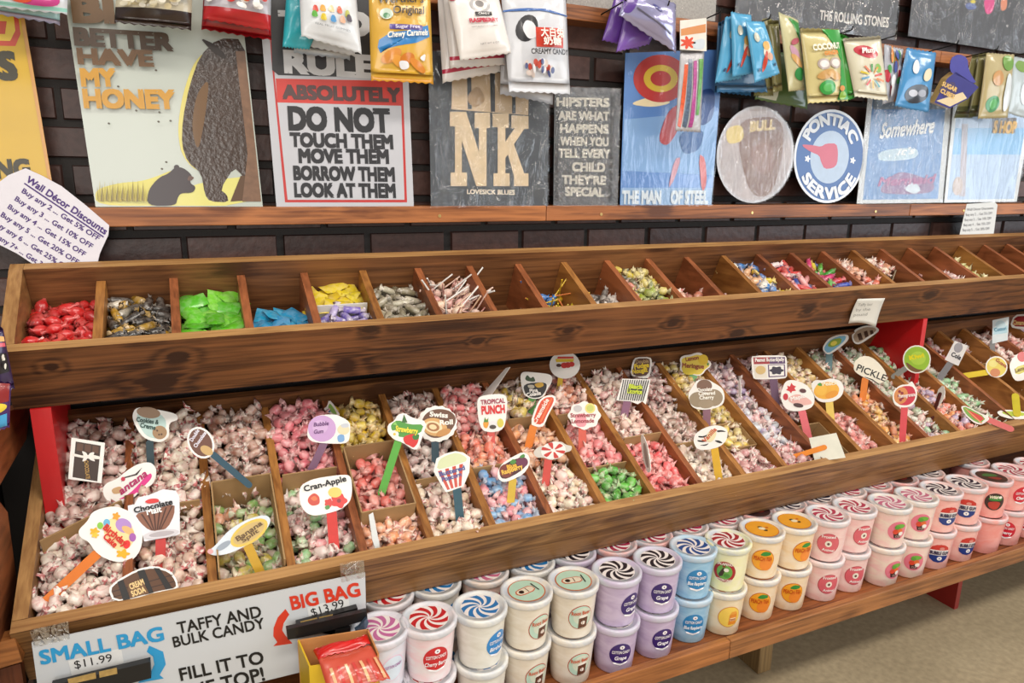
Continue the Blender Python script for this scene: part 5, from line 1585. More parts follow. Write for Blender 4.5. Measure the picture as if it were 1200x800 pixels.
def bag(label, quad, Y, thick, col, art=(), text=(), seed=0, group=None, name='candy_bag', seal=None, cat='candy bag', mat=None, bands=None):
    S = Puff(quad, Y, thick, seed)
    org = (S.q[0]+S.q[1])/2
    t = thing(name, label, cat, org, group)
    b = MB()
    nx, ny = 16, 22
    base = mat or m(col, .28, coat=.5, var=.08, scale=25, bump=.15)
    sl = m(seal, .3, coat=.5) if seal else base
    fr, bk_ = [], []
    for j in range(ny+1):
        tt = j/ny
        for i in range(nx+1):
            s = i/nx
            zig = .0015*(1 if i % 2 else -1) if j in (0, ny) else 0
            p = S.base(s, tt)
            h = S.bulge(s, tt)
            fr.append(p+S.n*(h+.0006)+Vector((0, 0, zig)))
            bk_.append(p-S.n*(h*.7+.0006)+Vector((0, 0, zig)))
    W1 = nx+1
    bands = bands or []
    for j in range(ny):
        tm = (j+.5)/ny
        mt = sl if (tm < .06 or tm > .94) else base
        for (t0, t1, bc) in bands:
            if t0 <= tm <= t1:
                mt = m(bc, .28, coat=.5, var=.08)
        fs = [(j*W1+i, j*W1+i+1, (j+1)*W1+i+1, (j+1)*W1+i) for i in range(nx)]
        b.add(fr, fs, mt, True)
        b.add(bk_, fs, mt, True)
    # rim joining front and back
    rim = [i for i in range(W1)]+[j*W1+nx for j in range(1, ny+1)]+[ny*W1+i for i in range(nx-1, -1, -1)]+[j*W1 for j in range(ny-1, 0, -1)]
    allv = fr+bk_
    k0 = len(fr)
    b.add(allv, [(rim[i], rim[(i+1) % len(rim)], rim[(i+1) % len(rim)]+k0, rim[i]+k0) for i in range(len(rim))], sl, False)
    # keep only used vertices small: rebuild without the doubles
    ob = b.build('pouch', t, origin=org)
    bm = bmesh.new()
    bm.from_mesh(ob.data)
    bmesh.ops.remove_doubles(bm, verts=bm.verts, dist=.00002)
    bmesh.ops.delete(bm, geom=[v for v in bm.verts if not v.link_faces], context='VERTS')
    bm.to_mesh(ob.data)
    bm.free()
    if art:
        b = MB()
        for i, (pts, c) in enumerate(art):
            deco(b, S, pts, m(c, .3, coat=.5, var=.08) if isinstance(c, str) else c, .0004+.0003*i)
        b.build('printed_picture', t, origin=org)
    if text:
        b = MB()
        for q in text:
            s, p0, p1, h, c = q[:5]
            txt(b, S, s, p0, p1, h, m(c, .35, coat=.3, var=.03), .0006+.0003*(len(art)+1), bold=q[5] if len(q) > 5 else .03, shear=q[6] if len(q) > 6 else 0)
        b.build('lettering', t, origin=org)
    return t


def ell(cx, cy, rx, ry, rot=0, n=18):
    return E(cx, cy, rx, ry, rot, n)


def bits(n, s0, t0, s1, t1, r, cols, seed):
    q = random.Random(seed)
    return [(ell(q.uniform(s0, s1), q.uniform(t0, t1), r*q.uniform(.7, 1.2), r*q.uniform(.5, .9), q.uniform(0, 180), 9), q.choice(cols)) for _ in range(n)]


bag('pink and mint candy bag at the top left corner', [(-30, -40), (80, -30), (79, 17), (-30, 5)], 1.60, .016, '#d8dce2', art=[(SM(R4(.45, .12, .92, .5)), '#c8408c'), (SM(R4(.0, .4, .5, .8)), '#2c2430'), (ell(.5, .25, .12, .1), '#d85030')], bands=[(.06, .14, '#9cd8cc')])
bag('mint foil candy bag behind the pink one', [(-30, -36), (70, -30), (70, 29), (-30, 12)], 1.64, .012, '#a4c8c8', seed=2, bands=[(.0, .08, '#b0a8c0')])
bag('clear bag of cream nuts with a dark brown bottom strip', [(138, -30), (226, -28), (224, 35), (134, 26)], 1.60, .018, '#c9c0a8', seed=3, bands=[(0, .30, '#2c1c18')],
    art=bits(60, .06, .34, .94, .95, .07, ['#e3dcc4', '#d6cba8', '#efe9da', '#c8b890'], 4), seal='#2c1c18')
bag('red bag of red white and blue candy', [(242, -34), (318, -30), (317, 36), (238, 22)], 1.60, .018, '#b8b4bc', seed=5, bands=[(0, .28, '#b31a22')],
    art=bits(50, .06, .32, .94, .95, .065, ['#d02a30', '#f0ece8', '#3858a8', '#f0ece8', '#e8a030', '#d02a30'], 6), seal='#b31a22')
bag('second red bottomed candy bag hanging behind the first', [(240, -30), (314, -26), (318, 47), (236, 34)], 1.64, .012, '#8e2a30', seed=6, bands=[(0, .12, '#a8161e')], seal='#a8161e')
# gummy bears
G = 'gummy bear bags on one peg'
for i in range(3):
    bag(['turquoise sided white gummy bear bag behind the front one', 'plain white gummy bear bag rear lower layer', 'crumpled white gummy bear bag second layer'][i],
        [[(337, -26), (400, -22), (362, 58), (331, 55)], [(350, -20), (412, -18), (410, 70), (344, 62)], [(352, -24), (416, -20), (416, 66), (352, 52)]][i], [1.625, 1.66, 1.64][i], .012, ['#2aa6b4', '#c8ccd0', '#d3d6da'][i], seed=i+7, group=G)
bag('front white gummy bear bag with coloured bears', [(350, -26), (416, -22), (424, 63), (353, 42)], 1.585, .018, '#dfe2e6', seed=9, group=G,
    art=[(SM([(cx-.055, cy-.05), (cx-.03, cy+.055), (cx+.03, cy+.055), (cx+.055, cy-.05)], 1), c) for cx, cy, c in ((.24, .5, '#d84a34'), (.36, .52, '#e8a83c'), (.5, .53, '#e4d0a0'), (.64, .53, '#d86a4c'), (.78, .5, '#c0c060'), (.22, .41, '#5cae3c'), (.36, .38, '#e6cc3a'), (.52, .38, '#5a9ed8'), (.68, .4, '#e8b090'), (.8, .44, '#5a5260'))],
    text=[('REAL FRUIT GUMMIES', (.22, .24), (.8, .24), .03, '#8a9098', .0)])
bag('gold caramel bag with a blue banner', [(432, -14), (504, -12), (508, 98), (435, 94)], 1.59, .018, '#d9a93a', seed=10, seal='#c88a1c',
    art=[([(.12, .44), (.3, .52), (.6, .55), (.92, .62), (.95, .5), (.7, .42), (.4, .38), (.2, .34), (.14, .3), (.1, .36)], '#2a7ec0'), (R4(.28, .555, .82, .61), '#5a4a98'), (ell(.3, .27, .16, .07, 20), '#d88a2c'), (ell(.42, .21, .14, .06, -20), '#e29a3a'), (ell(.55, .25, .12, .06, 10), '#d07a20'), (ell(.72, .18, .15, .05, -25), '#d8862c'), (SM([(.4, .22), (.56, .22), (.58, .14), (.44, .12)]), '#e8e8ec'), (SM([(.74, .26), (.86, .32), (.84, .22)]), '#e6e6ea'), (ell(.24, .72, .1, .06), '#c8d8c8'), (ell(.24, .70, .05, .03), '#4a8a5a')],
    text=[("Werther's", (.12, .83), (.86, .85), .085, '#2c2018', .02, .1), ('Original', (.34, .72), (.86, .73), .08, '#2c2018', .02, .1), ('Sugar Free', (.36, .565), (.76, .575), .035, '#e8e0f0', .02), ('Chewy Caramels', (.24, .46), (.9, .51), .06, '#f0ece0', .03, .2)])
G = 'white raspberry candy bags on one peg'
for i, q in enumerate([[(512, -18), (575, -14), (588, 84), (519, 97)], [(517, -20), (580, -16), (592, 76), (528, 80)]]):
    bag(['rear white raspberry candy bag with a red seal line', 'middle white raspberry candy bag with a red seal line'][i], q, 1.65-.025*i, .012, '#e6e0dc', seed=12+i, group=G, bands=[(.07, .12, '#b82848')])
bag('front white raspberry candy bag with an oval portrait', [(522, -16), (582, -12), (600, 62), (539, 71)], 1.585, .018, '#ece7e3', seed=14, group=G, bands=[(.07, .11, '#c0284a')],
    art=[(ell(.54, .74, .19, .11), '#b8b4b4'), (ell(.54, .74, .13, .08), '#e4dcd6'), (ell(.54, .76, .08, .05), '#8a8482'), (R4(.4, .58, .72, .64), '#242022'), (SM(R4(-.02, .8, .12, .98)), '#b82848')],
    text=[('CANDY', (.45, .595), (.67, .595), .03, '#eae6e2', .03), ('RASPBERRY', (.26, .49), (.82, .49), .055, '#c8304a', .05), ('NATURALLY FLAVORED', (.28, .42), (.78, .42), .02, '#8a8488', .0), ('NET WT 6 OZ', (.4, .17), (.75, .17), .025, '#8a8488', .0)])
G = 'silvery creamy candy bags on one peg'
bag('rear silvery creamy candy bag', [(590, -30), (655, -28), (648, 122), (586, 110)], 1.64, .012, '#c4c4c8', seed=16, group=G)
bag('front silvery creamy candy bag with red box', [(586, -26), (662, -24), (668, 110), (597, 107)], 1.59, .019, '#d4d6dc', seed=17, group=G,
    art=[(ell(.3, .56, .17, .11, 20), '#1f1c20'), (SM([(.22, .56), (.3, .64), (.42, .6), (.44, .48), (.3, .46)]), '#e4e4e8'), (R4(.42, .40, .88, .57), '#d03c22'), (SM([(.0, .72), (.3, .735), (.6, .73), (1.0, .69), (1.0, .68), (.6, .715), (.3, .72), (0, .705)], 0), '#3a68b0')] + bits(24, .2, .16, .66, .27, .04, ['#c04a3a', '#e6e6ea', '#40487a', '#d8c8c0'], 3),
    text=[('大白兔', (.46, .49), (.85, .49), .06, '#f4ece4', .03), ('奶糖', (.5, .42), (.8, .42), .05, '#f4ece4', .03), ('CREAMY CANDY', (.3, .33), (.92, .335), .045, '#2a2628', .03)])
# purple foil bags
G = 'purple and silver foil bags on one peg'
bag('rear purple foil bag with silver edge', [(722, -8), (758, 2), (748, 58), (706, 47)], 1.65, .010, '#6a3fa0', seed=18, group=G)
bag('lower purple foil bag with pale corner', [(734, 10), (772, 30), (760, 52), (722, 61)], 1.63, .010, '#7c55b0', seed=19, group=G)
bag('front silver lilac foil bag swung to the right', [(737, -20), (792, 5), (792, 62), (725, 18)], 1.585, .018, '#a9a8ca', seed=20, group=G, mat=m('#a9a6cc', .2, coat=.7, var=.15, scale=12, bump=.3, metal=.5),
    art=[(SM([(.0, .1), (.16, .2), (.2, .9), (.0, .95)]), '#5e3a94'), (ell(.55, .66, .1, .04, -20), '#4a4a8a'), ([(.2, .42), (.85, .30), (.86, .26), (.2, .38)], '#5a5668')])
# candy sticks with a header card
t = bag('clear sleeve of glittery coloured candy sticks under a header card', [(797, 56), (826, 55), (821, 155), (791, 153)], 1.60, .010, '#b4b4b8', seed=21, mat=m('#b8b6ba', .2, coat=.8, var=.2, scale=60, bump=.4),
        art=[([(.06, .06), (.2, .04), (.3, .8), (.16, .8)], m('#d85a30', .3, coat=.5, var=.5, scale=180)), ([(.26, .06), (.42, .04), (.46, .86), (.32, .86)], m('#5a6a80', .3, coat=.5, var=.8, scale=180)), ([(.48, .05), (.62, .05), (.62, .84), (.5, .84)], m('#b04a90', .3, coat=.5, var=.6, scale=180)), ([(.68, .2), (.8, .2), (.9, .86), (.7, .86)], m('#5a9a40', .3, coat=.5, var=.6, scale=180))])
b = MB()
Sh = Plane(hitY(812, 40, 1.588), (0, -1, 0))
b.prism([Sh.at(p) for p in ((797, 24), (828, 21), (828, 60), (797, 58))], (0, .0015, 0), m('#e2dcd2', .4, coat=.3))
deco(b, Sh, [(798, 34), (827, 28), (827, 38), (798, 42)], m('#d08a50', .4), .0004)
deco(b, Sh, BL(806, 50, 7, 6, 7, .35), m('#d8441c', .4), .0006)
deco(b, Sh, SM([(812, 48), (826, 44), (826, 58), (812, 58)]), m('#c8d0d8', .4), .0006)
hc = b.build('header_card', t, origin=t.location)
# blue pouches
G = 'blue pouches on one peg'
BPQ = [([(850, 20), (876, 18), (868, 92), (838, 97)], 1.63, 'left blue candy pouch in the fan of three'), ([(856, 14), (880, 18), (884, 86), (858, 90)], 1.61, 'middle blue candy pouch in the fan of three'), ([(873, 24), (896, 26), (914, 86), (884, 97)], 1.585, 'right blue candy pouch in the fan of three')]
for i, q in enumerate([[(846, 24), (884, 24), (900, 108), (840, 108)], [(842, 26), (880, 26), (880, 112), (838, 108)]]):
    bag(['lower dark blue pouch behind the fan', 'lowest dark blue pouch behind the fan'][i], q, 1.65+.015*i, .008, '#3a6c94', seed=22+i, group=G)
for i, (q, Y, lb_) in enumerate(BPQ):
    bag(lb_, q, Y, .012, '#55a8d4', seed=25+i, group=G, art=[(ell(.62, .5, .2, .11, 30), '#e8d8c4'), (ell(.6, .56, .14, .08), '#e0b060'), (ell(.45, .3, .22, .06, 50), '#c8442c'), (ell(.66, .36, .12, .07), '#d8a890'), (ell(.3, .72, .12, .08), '#c8c8b8'), (ell(.8, .2, .05, .03), '#2a4a70'), (ell(.2, .18, .05, .03), '#2a4a70')])
G = 'green and tan ginger candy bags on one peg'
for i, (q, Y, lb_) in enumerate([([(894, 22), (904, 22), (906, 112), (884, 112)], 1.66, 'leftmost tan ginger candy bag in the row'), ([(900, 24), (912, 24), (916, 106), (906, 108)], 1.64, 'narrow tan and green ginger candy bag second in the row')]):
    bag(lb_, q, Y, .008, '#8a8454', seed=30+i, group=G)
bag('dark green ginger candy bag hanging lowest', [(890, 60), (950, 64), (946, 128), (884, 116)], 1.67, .010, '#4e6a38', seed=33, group=G, art=[(R4(.05, .05, .4, .35), '#c8ccb8')])
bag('tan and green ginger candy bag with pink flower', [(912, 14), (936, 24), (944, 105), (924, 107)], 1.60, .012, '#c9c396', seed=34, group=G, art=[([(.45, .98), (.98, .96), (.98, .5), (.7, .75)], '#2f8a34'), (ell(.45, .5, .22, .08, -20), '#c89ab0'), (ell(.5, .4, .26, .06, -15), '#d8a868'), (ell(.6, .22, .26, .09), '#2f8a44'), (ell(.5, .66, .2, .04, 10), '#b85a68')])
bag('green and tan coconut ginger candy bag', [(938, 33), (984, 34), (994, 118), (947, 121)], 1.575, .016, '#cdbf84', seed=35, group=G,
    art=[([(.5, .99), (.99, .99), (1.0, .02), (.72, .02), (.86, .5), (.8, .8)], '#2e9a38'), (ell(.38, .52, .15, .075), '#b8a8a0'), (ell(.38, .52, .11, .05), '#e8e0da'), (ell(.66, .53, .15, .075), '#b8a8a0'), (ell(.66, .53, .11, .05), '#e8e0da'), (ell(.4, .38, .2, .06, 10), '#c89a58'), (ell(.6, .36, .18, .06, -10), '#d4a868'), (ell(.42, .2, .19, .1), '#2f9a3c'), (ell(.42, .2, .12, .06), '#58b858'), (ell(.8, .18, .08, .04), '#d8903c'), (ell(.82, .08, .1, .06), '#8cb83c')],
    text=[('COCONUT', (.16, .7), (.84, .73), .075, '#f0ead8', .05), ('GINGER', (.38, .63), (.74, .65), .05, '#e8902c', .04)])
bag('plain bright green candy bag side on', [(980, 38), (1000, 46), (1008, 112), (992, 118)], 1.605, .012, '#3c9c34', seed=36, group=G)
bag('cream candy bag with red oval and worm pinwheel', [(988, 45), (1031, 42), (1040, 118), (1002, 113)], 1.59, .014, '#d8d2ba', seed=37, seal='#cfc9b4',
    art=[(ell(.48, .76, .33, .10, -6), '#c23040'), (ell(.74, .5, .1, .07), '#8cbc5a')] + [([(.5+.10*math.cos(a), .36+.07*math.sin(a)), (.5+.34*math.cos(a+.18), .36+.2*math.sin(a+.18)), (.5+.34*math.cos(a+.34), .36+.2*math.sin(a+.34)), (.5+.13*math.cos(a+.4), .36+.08*math.sin(a+.4))], c) for a, c in zip([i*math.pi/5 for i in range(10)], ['#d8442c', '#e0a030', '#4a9a50', '#d8703c', '#d8c030', '#5a9ac0', '#d84a40', '#e0b040', '#4a9aa0', '#e08030'])],
    text=[('Plum', (.28, .735), (.68, .745), .08, '#f4ece4', .04, .2)])
bag('small clear bag of mixed red and green sweets', [(1036, 52), (1058, 58), (1050, 118), (1034, 122)], 1.62, .010, '#b8bcc8', seed=38, art=bits(16, .1, .1, .9, .9, .14, ['#c03040', '#4a9a50', '#e8e8ec', '#5a6ab0', '#d88a40'], 5))
bag('bright blue candy bag with dark sweets at the bottom', [(1062, 56), (1097, 62), (1088, 132), (1048, 124)], 1.595, .013, '#3f8cc4', seed=39, art=[(ell(.5, .26, .34, .16, 8), '#22242c'), (ell(.38, .26, .12, .06), '#b8b8c0'), (ell(.62, .28, .12, .06), '#8a8a94'), (ell(.32, .7, .1, .12), '#e4e8ec'), (ell(.7, .6, .14, .1, 30), '#e0d8b8')])
# blue carton
ct = thing('candy_carton', 'dark blue and cream candy carton tilted on its peg', 'candy box', hitY(1128, 66, 1.60))
o0 = ct.location
Sb = Plane(hitY(1118, 100, 1.585), (-.25, -1, .15))
b = MB()
b.prism([Sb.at(p) for p in ((1110, 92), (1120, 84), (1147, 102), (1134, 116), (1113, 127), (1095, 120))], (0.012, .03, 0.004), m('#2c2c7c', .3, coat=.5), m('#d8b878', .4))
cb = b.build('box', ct, origin=o0)
b = MB()
deco(b, Sb, [(1097, 118), (1113, 125), (1133, 115), (1128, 108), (1110, 114)], m('#d8c49c', .4), .0006)
deco(b, Sb, BL(1112, 105, 10, 9, 6, .1), m('#3a2c5c', .4), .0009)
txt(b, Sb, 'SUGAR', (1103, 100), (1120, 108), 5, m('#e0b868', .4), .0012, bold=.04)
txt(b, Sb, 'CUBES', (1101, 108), (1117, 116), 5, m('#e0b868', .4), .0012, bold=.04)
b.build('printed_picture', ct, origin=o0)
b = MB()
b.prism([Sb.at(p) for p in SM([(1113, 84), (1114, 68), (1124, 63), (1134, 68), (1135, 82), (1146, 100), (1122, 88)], 1)], (0.001, .002, 0), m('#3c3c98', .3, coat=.5))
b.build('hang_tab', ct, origin=o0)
G = 'tan bags at the right end of the upper rail'
for i, (q, Y, lb_) in enumerate([([(1140, 64), (1148, 63), (1140, 138), (1118, 138)], 1.65, 'leftmost tan candy bag at the right end'), ([(1148, 63), (1156, 62), (1150, 136), (1136, 137)], 1.625, 'second tan candy bag at the right end'), ]):
    bag(lb_, q, Y, .008, '#8f8a5c', seed=41+i, group=G, bands=[(0, .16, '#5a5c3c')])
bag('front tan ginger candy bag with green leaf circle at the right end', [(1156, 62), (1188, 64), (1180, 138), (1146, 139)], 1.595, .013, '#b9aa7c', seed=44, group=G, art=[(ell(.35, .22, .24, .13), '#2f8a44'), (ell(.35, .22, .14, .08), '#58b05a'), (ell(.4, .62, .2, .12), '#c8955a'), (ell(.75, .86, .2, .12), '#6a9a3c'), (ell(.8, .4, .14, .3), '#d8e0e4')])
bag('pale clear bag with green leaves at the right edge', [(1186, 66), (1212, 70), (1206, 140), (1180, 132)], 1.61, .010, '#b8c4c8', seed=45, group=G, art=[(ell(.4, .85, .3, .1), '#7aa04a'), (ell(.6, .4, .2, .2), '#dce4ea')])

# pegs
for px, py, dx, dy in [(380, -20, 0, 6), (705, 10, 7, -8), (810, 28, 8, -8), (468, -20, 2, 4), (552, -20, 2, 4), (624, -20, 2, 4), (752, 4, 2, 6), (866, 26, 6, 4), (960, 38, 6, 0), (1010, 45, 8, -6), (1080, 62, 12, -6), (1126, 68, 6, -3), (1160, 66, 8, 0), (280, -40, 2, 4), (180, -40, 2, 4), (30, -60, 2, 4)]:
    P = hitY(px, py, 1.69)
    P.z = UPZ+.02
    b = MB()
    b.tube((P.x, 1.692, P.z), (P.x, 1.572, P.z+.012), .0019, m('#26221f', .35, metal=.6), 8)
    b.tube((P.x, 1.572, P.z+.012), (P.x, 1.568, P.z+.022), .0019, m('#26221f', .35, metal=.6), 8)
    tag(b.build('peg_hook', loc=(P.x, 1.692, P.z)), 'black wire peg hook in the upper rail', 'hook', group='wire pegs along the upper rail')

# ------------------------------------------------------------------ tubs of cotton candy
TH_, TR0, TR1 = .1225, .0455, .0545


def tub_mat(h, h2):
    key = ('tub', h, h2)
    if key in MATS:
        return MATS[key]
    mt, nt, b = new_mat('frosted tub '+h)
    tc = N(nt, 'ShaderNodeTexCoord')
    mp = N(nt, 'ShaderNodeMapping')
    mp.inputs['Scale'].default_value = (14, 14, 34)
    L(nt, tc, 'Object', mp, 0)
    nz = N(nt, 'ShaderNodeTexNoise', i_Scale=1.0, i_Detail=5.0, i_Distortion=1.2)
    L(nt, mp, 0, nz, 'Vector')
    mr = N(nt, 'ShaderNodeMapRange', i_1=0.38, i_2=0.62)
    L(nt, nz, 'Fac', mr, 0)
    mx = N(nt, 'ShaderNodeMix', data_type='RGBA')
    L(nt, mr, 0, mx, 0)
    mx.inputs[6].default_value = rgb(h)
    mx.inputs[7].default_value = rgb(h2)
    L(nt, mx, 2, b, 'Base Color')
    b.inputs['Roughness'].default_value = 0.32
    b.inputs['Coat Weight'].default_value = 0.35
    b.inputs['Coat Roughness'].default_value = 0.2
    MATS[key] = mt
    return mt


class Cyl:
    curved = True
    ydown = False
    step = .006

    def at(self, p, off=0.0):
        r = TR0+(TR1-TR0)*min(1, p[1]/.108)
        a = -math.pi/2+p[0]/r
        return Vector(((r+.0005+off)*math.cos(a), (r+.0005+off)*math.sin(a), p[1]))


class Lid:
    curved = False
    ydown = False

    def at(self, p, off=0.0):
        return Vector((p[0], p[1], TH_-.0032+off))


def lathe(mb, prof, mat, n=40, smooth=True):
    vs = [(r*math.cos(2*math.pi*i/n), r*math.sin(2*math.pi*i/n), z) for r, z in prof for i in range(n)]
    fs = [(k*n+i, k*n+(i+1) % n, (k+1)*n+(i+1) % n, (k+1)*n+i) for k in range(len(prof)-1) for i in range(n)]
    mb.add(vs, fs, mat, smooth)


CY, LD = Cyl(), Lid()
LIDM = m('#d3d6da', .28, coat=.5, var=.04)


def swirl(mb, col, cream='#efe6e2', n=8, r=.0415):
    deco(mb, LD, E(0, 0, r, r, 0, 40), m(cream, .35, coat=.5), .0004)
    for k in range(n):
        a0 = 2*math.pi*k/n
        o1, o2 = [], []
        for i in range(9):
            t = i/8
            rr = .004+(r-.005)*t
            a = a0+1.15*t**.9
            hw = .27*min(1, .45+2.2*t)*(2*math.pi/n)
            o1.append((rr*math.cos(a-hw), rr*math.sin(a-hw)))
            o2.append((rr*math.cos(a+hw), rr*math.sin(a+hw)))
        deco(mb, LD, o1+o2[::-1], m(col, .35, coat=.5), .0008)


def egg(cx, cz, rx, rz, n=26):
    return [(cx+rx*math.cos(t), cz+rz*math.sin(t)*(1.0 if math.sin(t) > 0 else .95)) for t in [2*math.pi*i/n for i in range(n)]]


FL = {}


def flavor(key, body, body2, lid, labcol, deco_art, texts, ring=None):
    FL[key] = (body, body2, lid, labcol, deco_art, texts, ring)


CC = [('COTTON CANDY', (-.021, .060), (.021, .060), .0075, '#f2eef0', .02)]
WD = [(egg(.002, .076, .0058, .0055), '#f2eef0'), (egg(.002, .076, .0018, .0018), '#6a5a70'), ([(-.018, .036), (0, .031), (.018, .036), (.016, .031), (0, .0265), (-.016, .031)], '#f2eef0')]
flavor('berry', '#e6dde6', '#d9e2ee', '#c06a9c', '#e8c8dc', [(egg(0, .057, .024, .028), '#d4e2f0')], [('COTTON CANDY', (-.019, .060), (.019, .060), .0065, '#b070a8', .02)])
flavor('cherry', '#ebe2e4', '#efd0d4', '#c0222a', '#c8222a', WD, CC+[('Cherry Berry', (-.023, .043), (.023, .043), .009, '#f4eef0', .02, .2)])
flavor('white', '#e8e5dc', '#dcd8cc', '#2672ae', '#2f86c8', WD, CC+[('Birthday', (-.02, .043), (.02, .043), .009, '#f0f0f4', .02, .2)])
flavor('root', '#eae1d2', '#e0d4c0', 'mug', '#b8d4c2', [(egg(.004, .060, .022, .022), '#d0d8c4'), ([(-.006, .03), (.014, .032), (.016, .058), (-.005, .056)], '#5a3426'), ([(-.007, .056), (.017, .058), (.012, .066), (-.002, .064)], '#f0e8dc'), (egg(.005, .044, .005, .005), '#efe6dc')] + [([(-.004+.006*i, .032), (-.003+.006*i, .032), (-.002+.006*i, .055), (-.003+.006*i, .055)], '#8a5a40') for i in range(3)], [('Root Beer', (-.022, .066), (.02, .067), .009, '#c8502c', .02)], '#b8442a')
flavor('grape', '#cbbbd4', '#baa6c6', '#241f28', '#38226a', WD, CC+[('Grape', (-.014, .043), (.014, .043), .0095, '#f2eef6', .03, .2)])
flavor('blue', '#a3cae2', '#86b6d6', '#1f4a8a', '#2c82b8', WD, CC+[('Blue Raspberry', (-.023, .044), (.023, .044), .009, '#eef2f6', .03, .2)])
flavor('jalapeno', '#ece8b0', '#f0eaca', '#a02430', '#a8242c', [(egg(0, .057, .019, .021), '#6aa84a'), ([(-.014, .05), (-.004, .07), (.002, .066), (-.004, .046), (-.012, .042)], '#3a2a24'), (egg(.004, .064, .006, .0055), '#efe8d8'), (egg(.006, .048, .008, .006), '#4a8a3a'), (egg(-.002, .074, .004, .003), '#8a3a2a')], [('JALAPENO', (-.018, .078), (.018, .078), .0065, '#f4e8dc', .03), ('COTTON CANDY', (-.021, .032), (.021, .032), .0065, '#f4e8dc', .03)])
flavor('orange', '#efe0c2', '#ecd6b0', '#c8783c', '#f0cc5a', [([(-.002, .034), (.018, .036), (.02, .066), (.0, .064)], '#e08a30'), ([(.0, .064), (.02, .066), (.016, .074), (.004, .073)], '#e8a040'), ([(.001, .046), (.017, .047), (.017, .056), (.001, .055)], '#f0d8a8')], [('ORANGE', (.002, .048), (.016, .049), .005, '#c05a20', .02)], '#d8883a')
flavor('peach', '#f2e0c6', '#eed2a8', 'disc', '#f0a52c', [(egg(.008, .045, .016, .018), '#ec8a34'), (SM([(-.010, .072), (0, .084), (.016, .082), (.018, .074), (.004, .070)], 1), '#2f8a38')], [('PEACH TEA', (-.023, .056), (.022, .057), .0115, '#c85a18', .03)], '#c8641e')
flavor('frosted', '#f2d6cf', '#eec0bc', '#b23654', '#d8646e', [(egg(0, .057, .0085, .0095), '#f0e8d8'), (egg(0, .057, .0035, .004), '#6a4a44')], [('Frosted', (-.018, .074), (.016, .076), .008, '#f6e8e4', .03), ('Animal', (-.014, .036), (.016, .035), .007, '#f6e8e4', .03)], '#b84450')
flavor('cupcake', '#efdccb', '#f0c6c0', '#c46a88', '#e0788a', [([(-.008, .034), (.010, .034), (.014, .050), (-.012, .050)], '#4a2a26'), (egg(-.006, .054, .008, .008), '#d8442c'), (egg(.006, .057, .007, .007), '#e06a30'), (egg(.009, .048, .0065, .0065), '#f2e8e0'), (egg(.004, .072, .014, .007), '#6cae3c'), (egg(-.004, .068, .007, .006), '#5a9a34')], [('CUP', (-.006, .038), (.008, .038), .006, '#c8a8a0', .02)])
flavor('bubble', '#f3c2b8', '#f0aea6', '#241c36', '#f0ece8', [([(-.026, .068), (.026, .068), (.023, .078), (.012, .085), (0, .087), (-.012, .085), (-.023, .078)], '#c8342c'), ([(-.027, .050), (.027, .050), (.024, .038), (.013, .029), (0, .0265), (-.013, .029), (-.024, .038)], '#223a80'), (egg(.002, .040, .007, .0065), '#f0ece8'), (egg(.002, .040, .002, .002), '#5a6aa0'), (egg(.004, .074, .007, .005), '#d88a80')], [('BUBBLE GUM', (-.025, .054), (.025, .054), .0105, '#28204a', .04)])
flavor('straw', '#f2aca4', '#f0988e', 'dark', '#3a2422', [(SM([(-.018, .054), (0, .06), (.018, .056), (.012, .036), (0, .030), (-.014, .038)], 2), '#b83a30'), (SM([(-.02, .066), (0, .082), (.02, .072), (.016, .062), (-.012, .060)], 1), '#3a8a3a'), (egg(.012, .074, .005, .0048), '#f0ece0')], [('Wild', (-.016, .068), (.006, .070), .009, '#f2ead0', .04, .2)])
flavor('red', '#f2b4ac', '#eea098', '#a8304c', '#cf2238', WD, CC+[('Cherry', (-.017, .043), (.017, .043), .0095, '#f6eef0', .04, .2)])


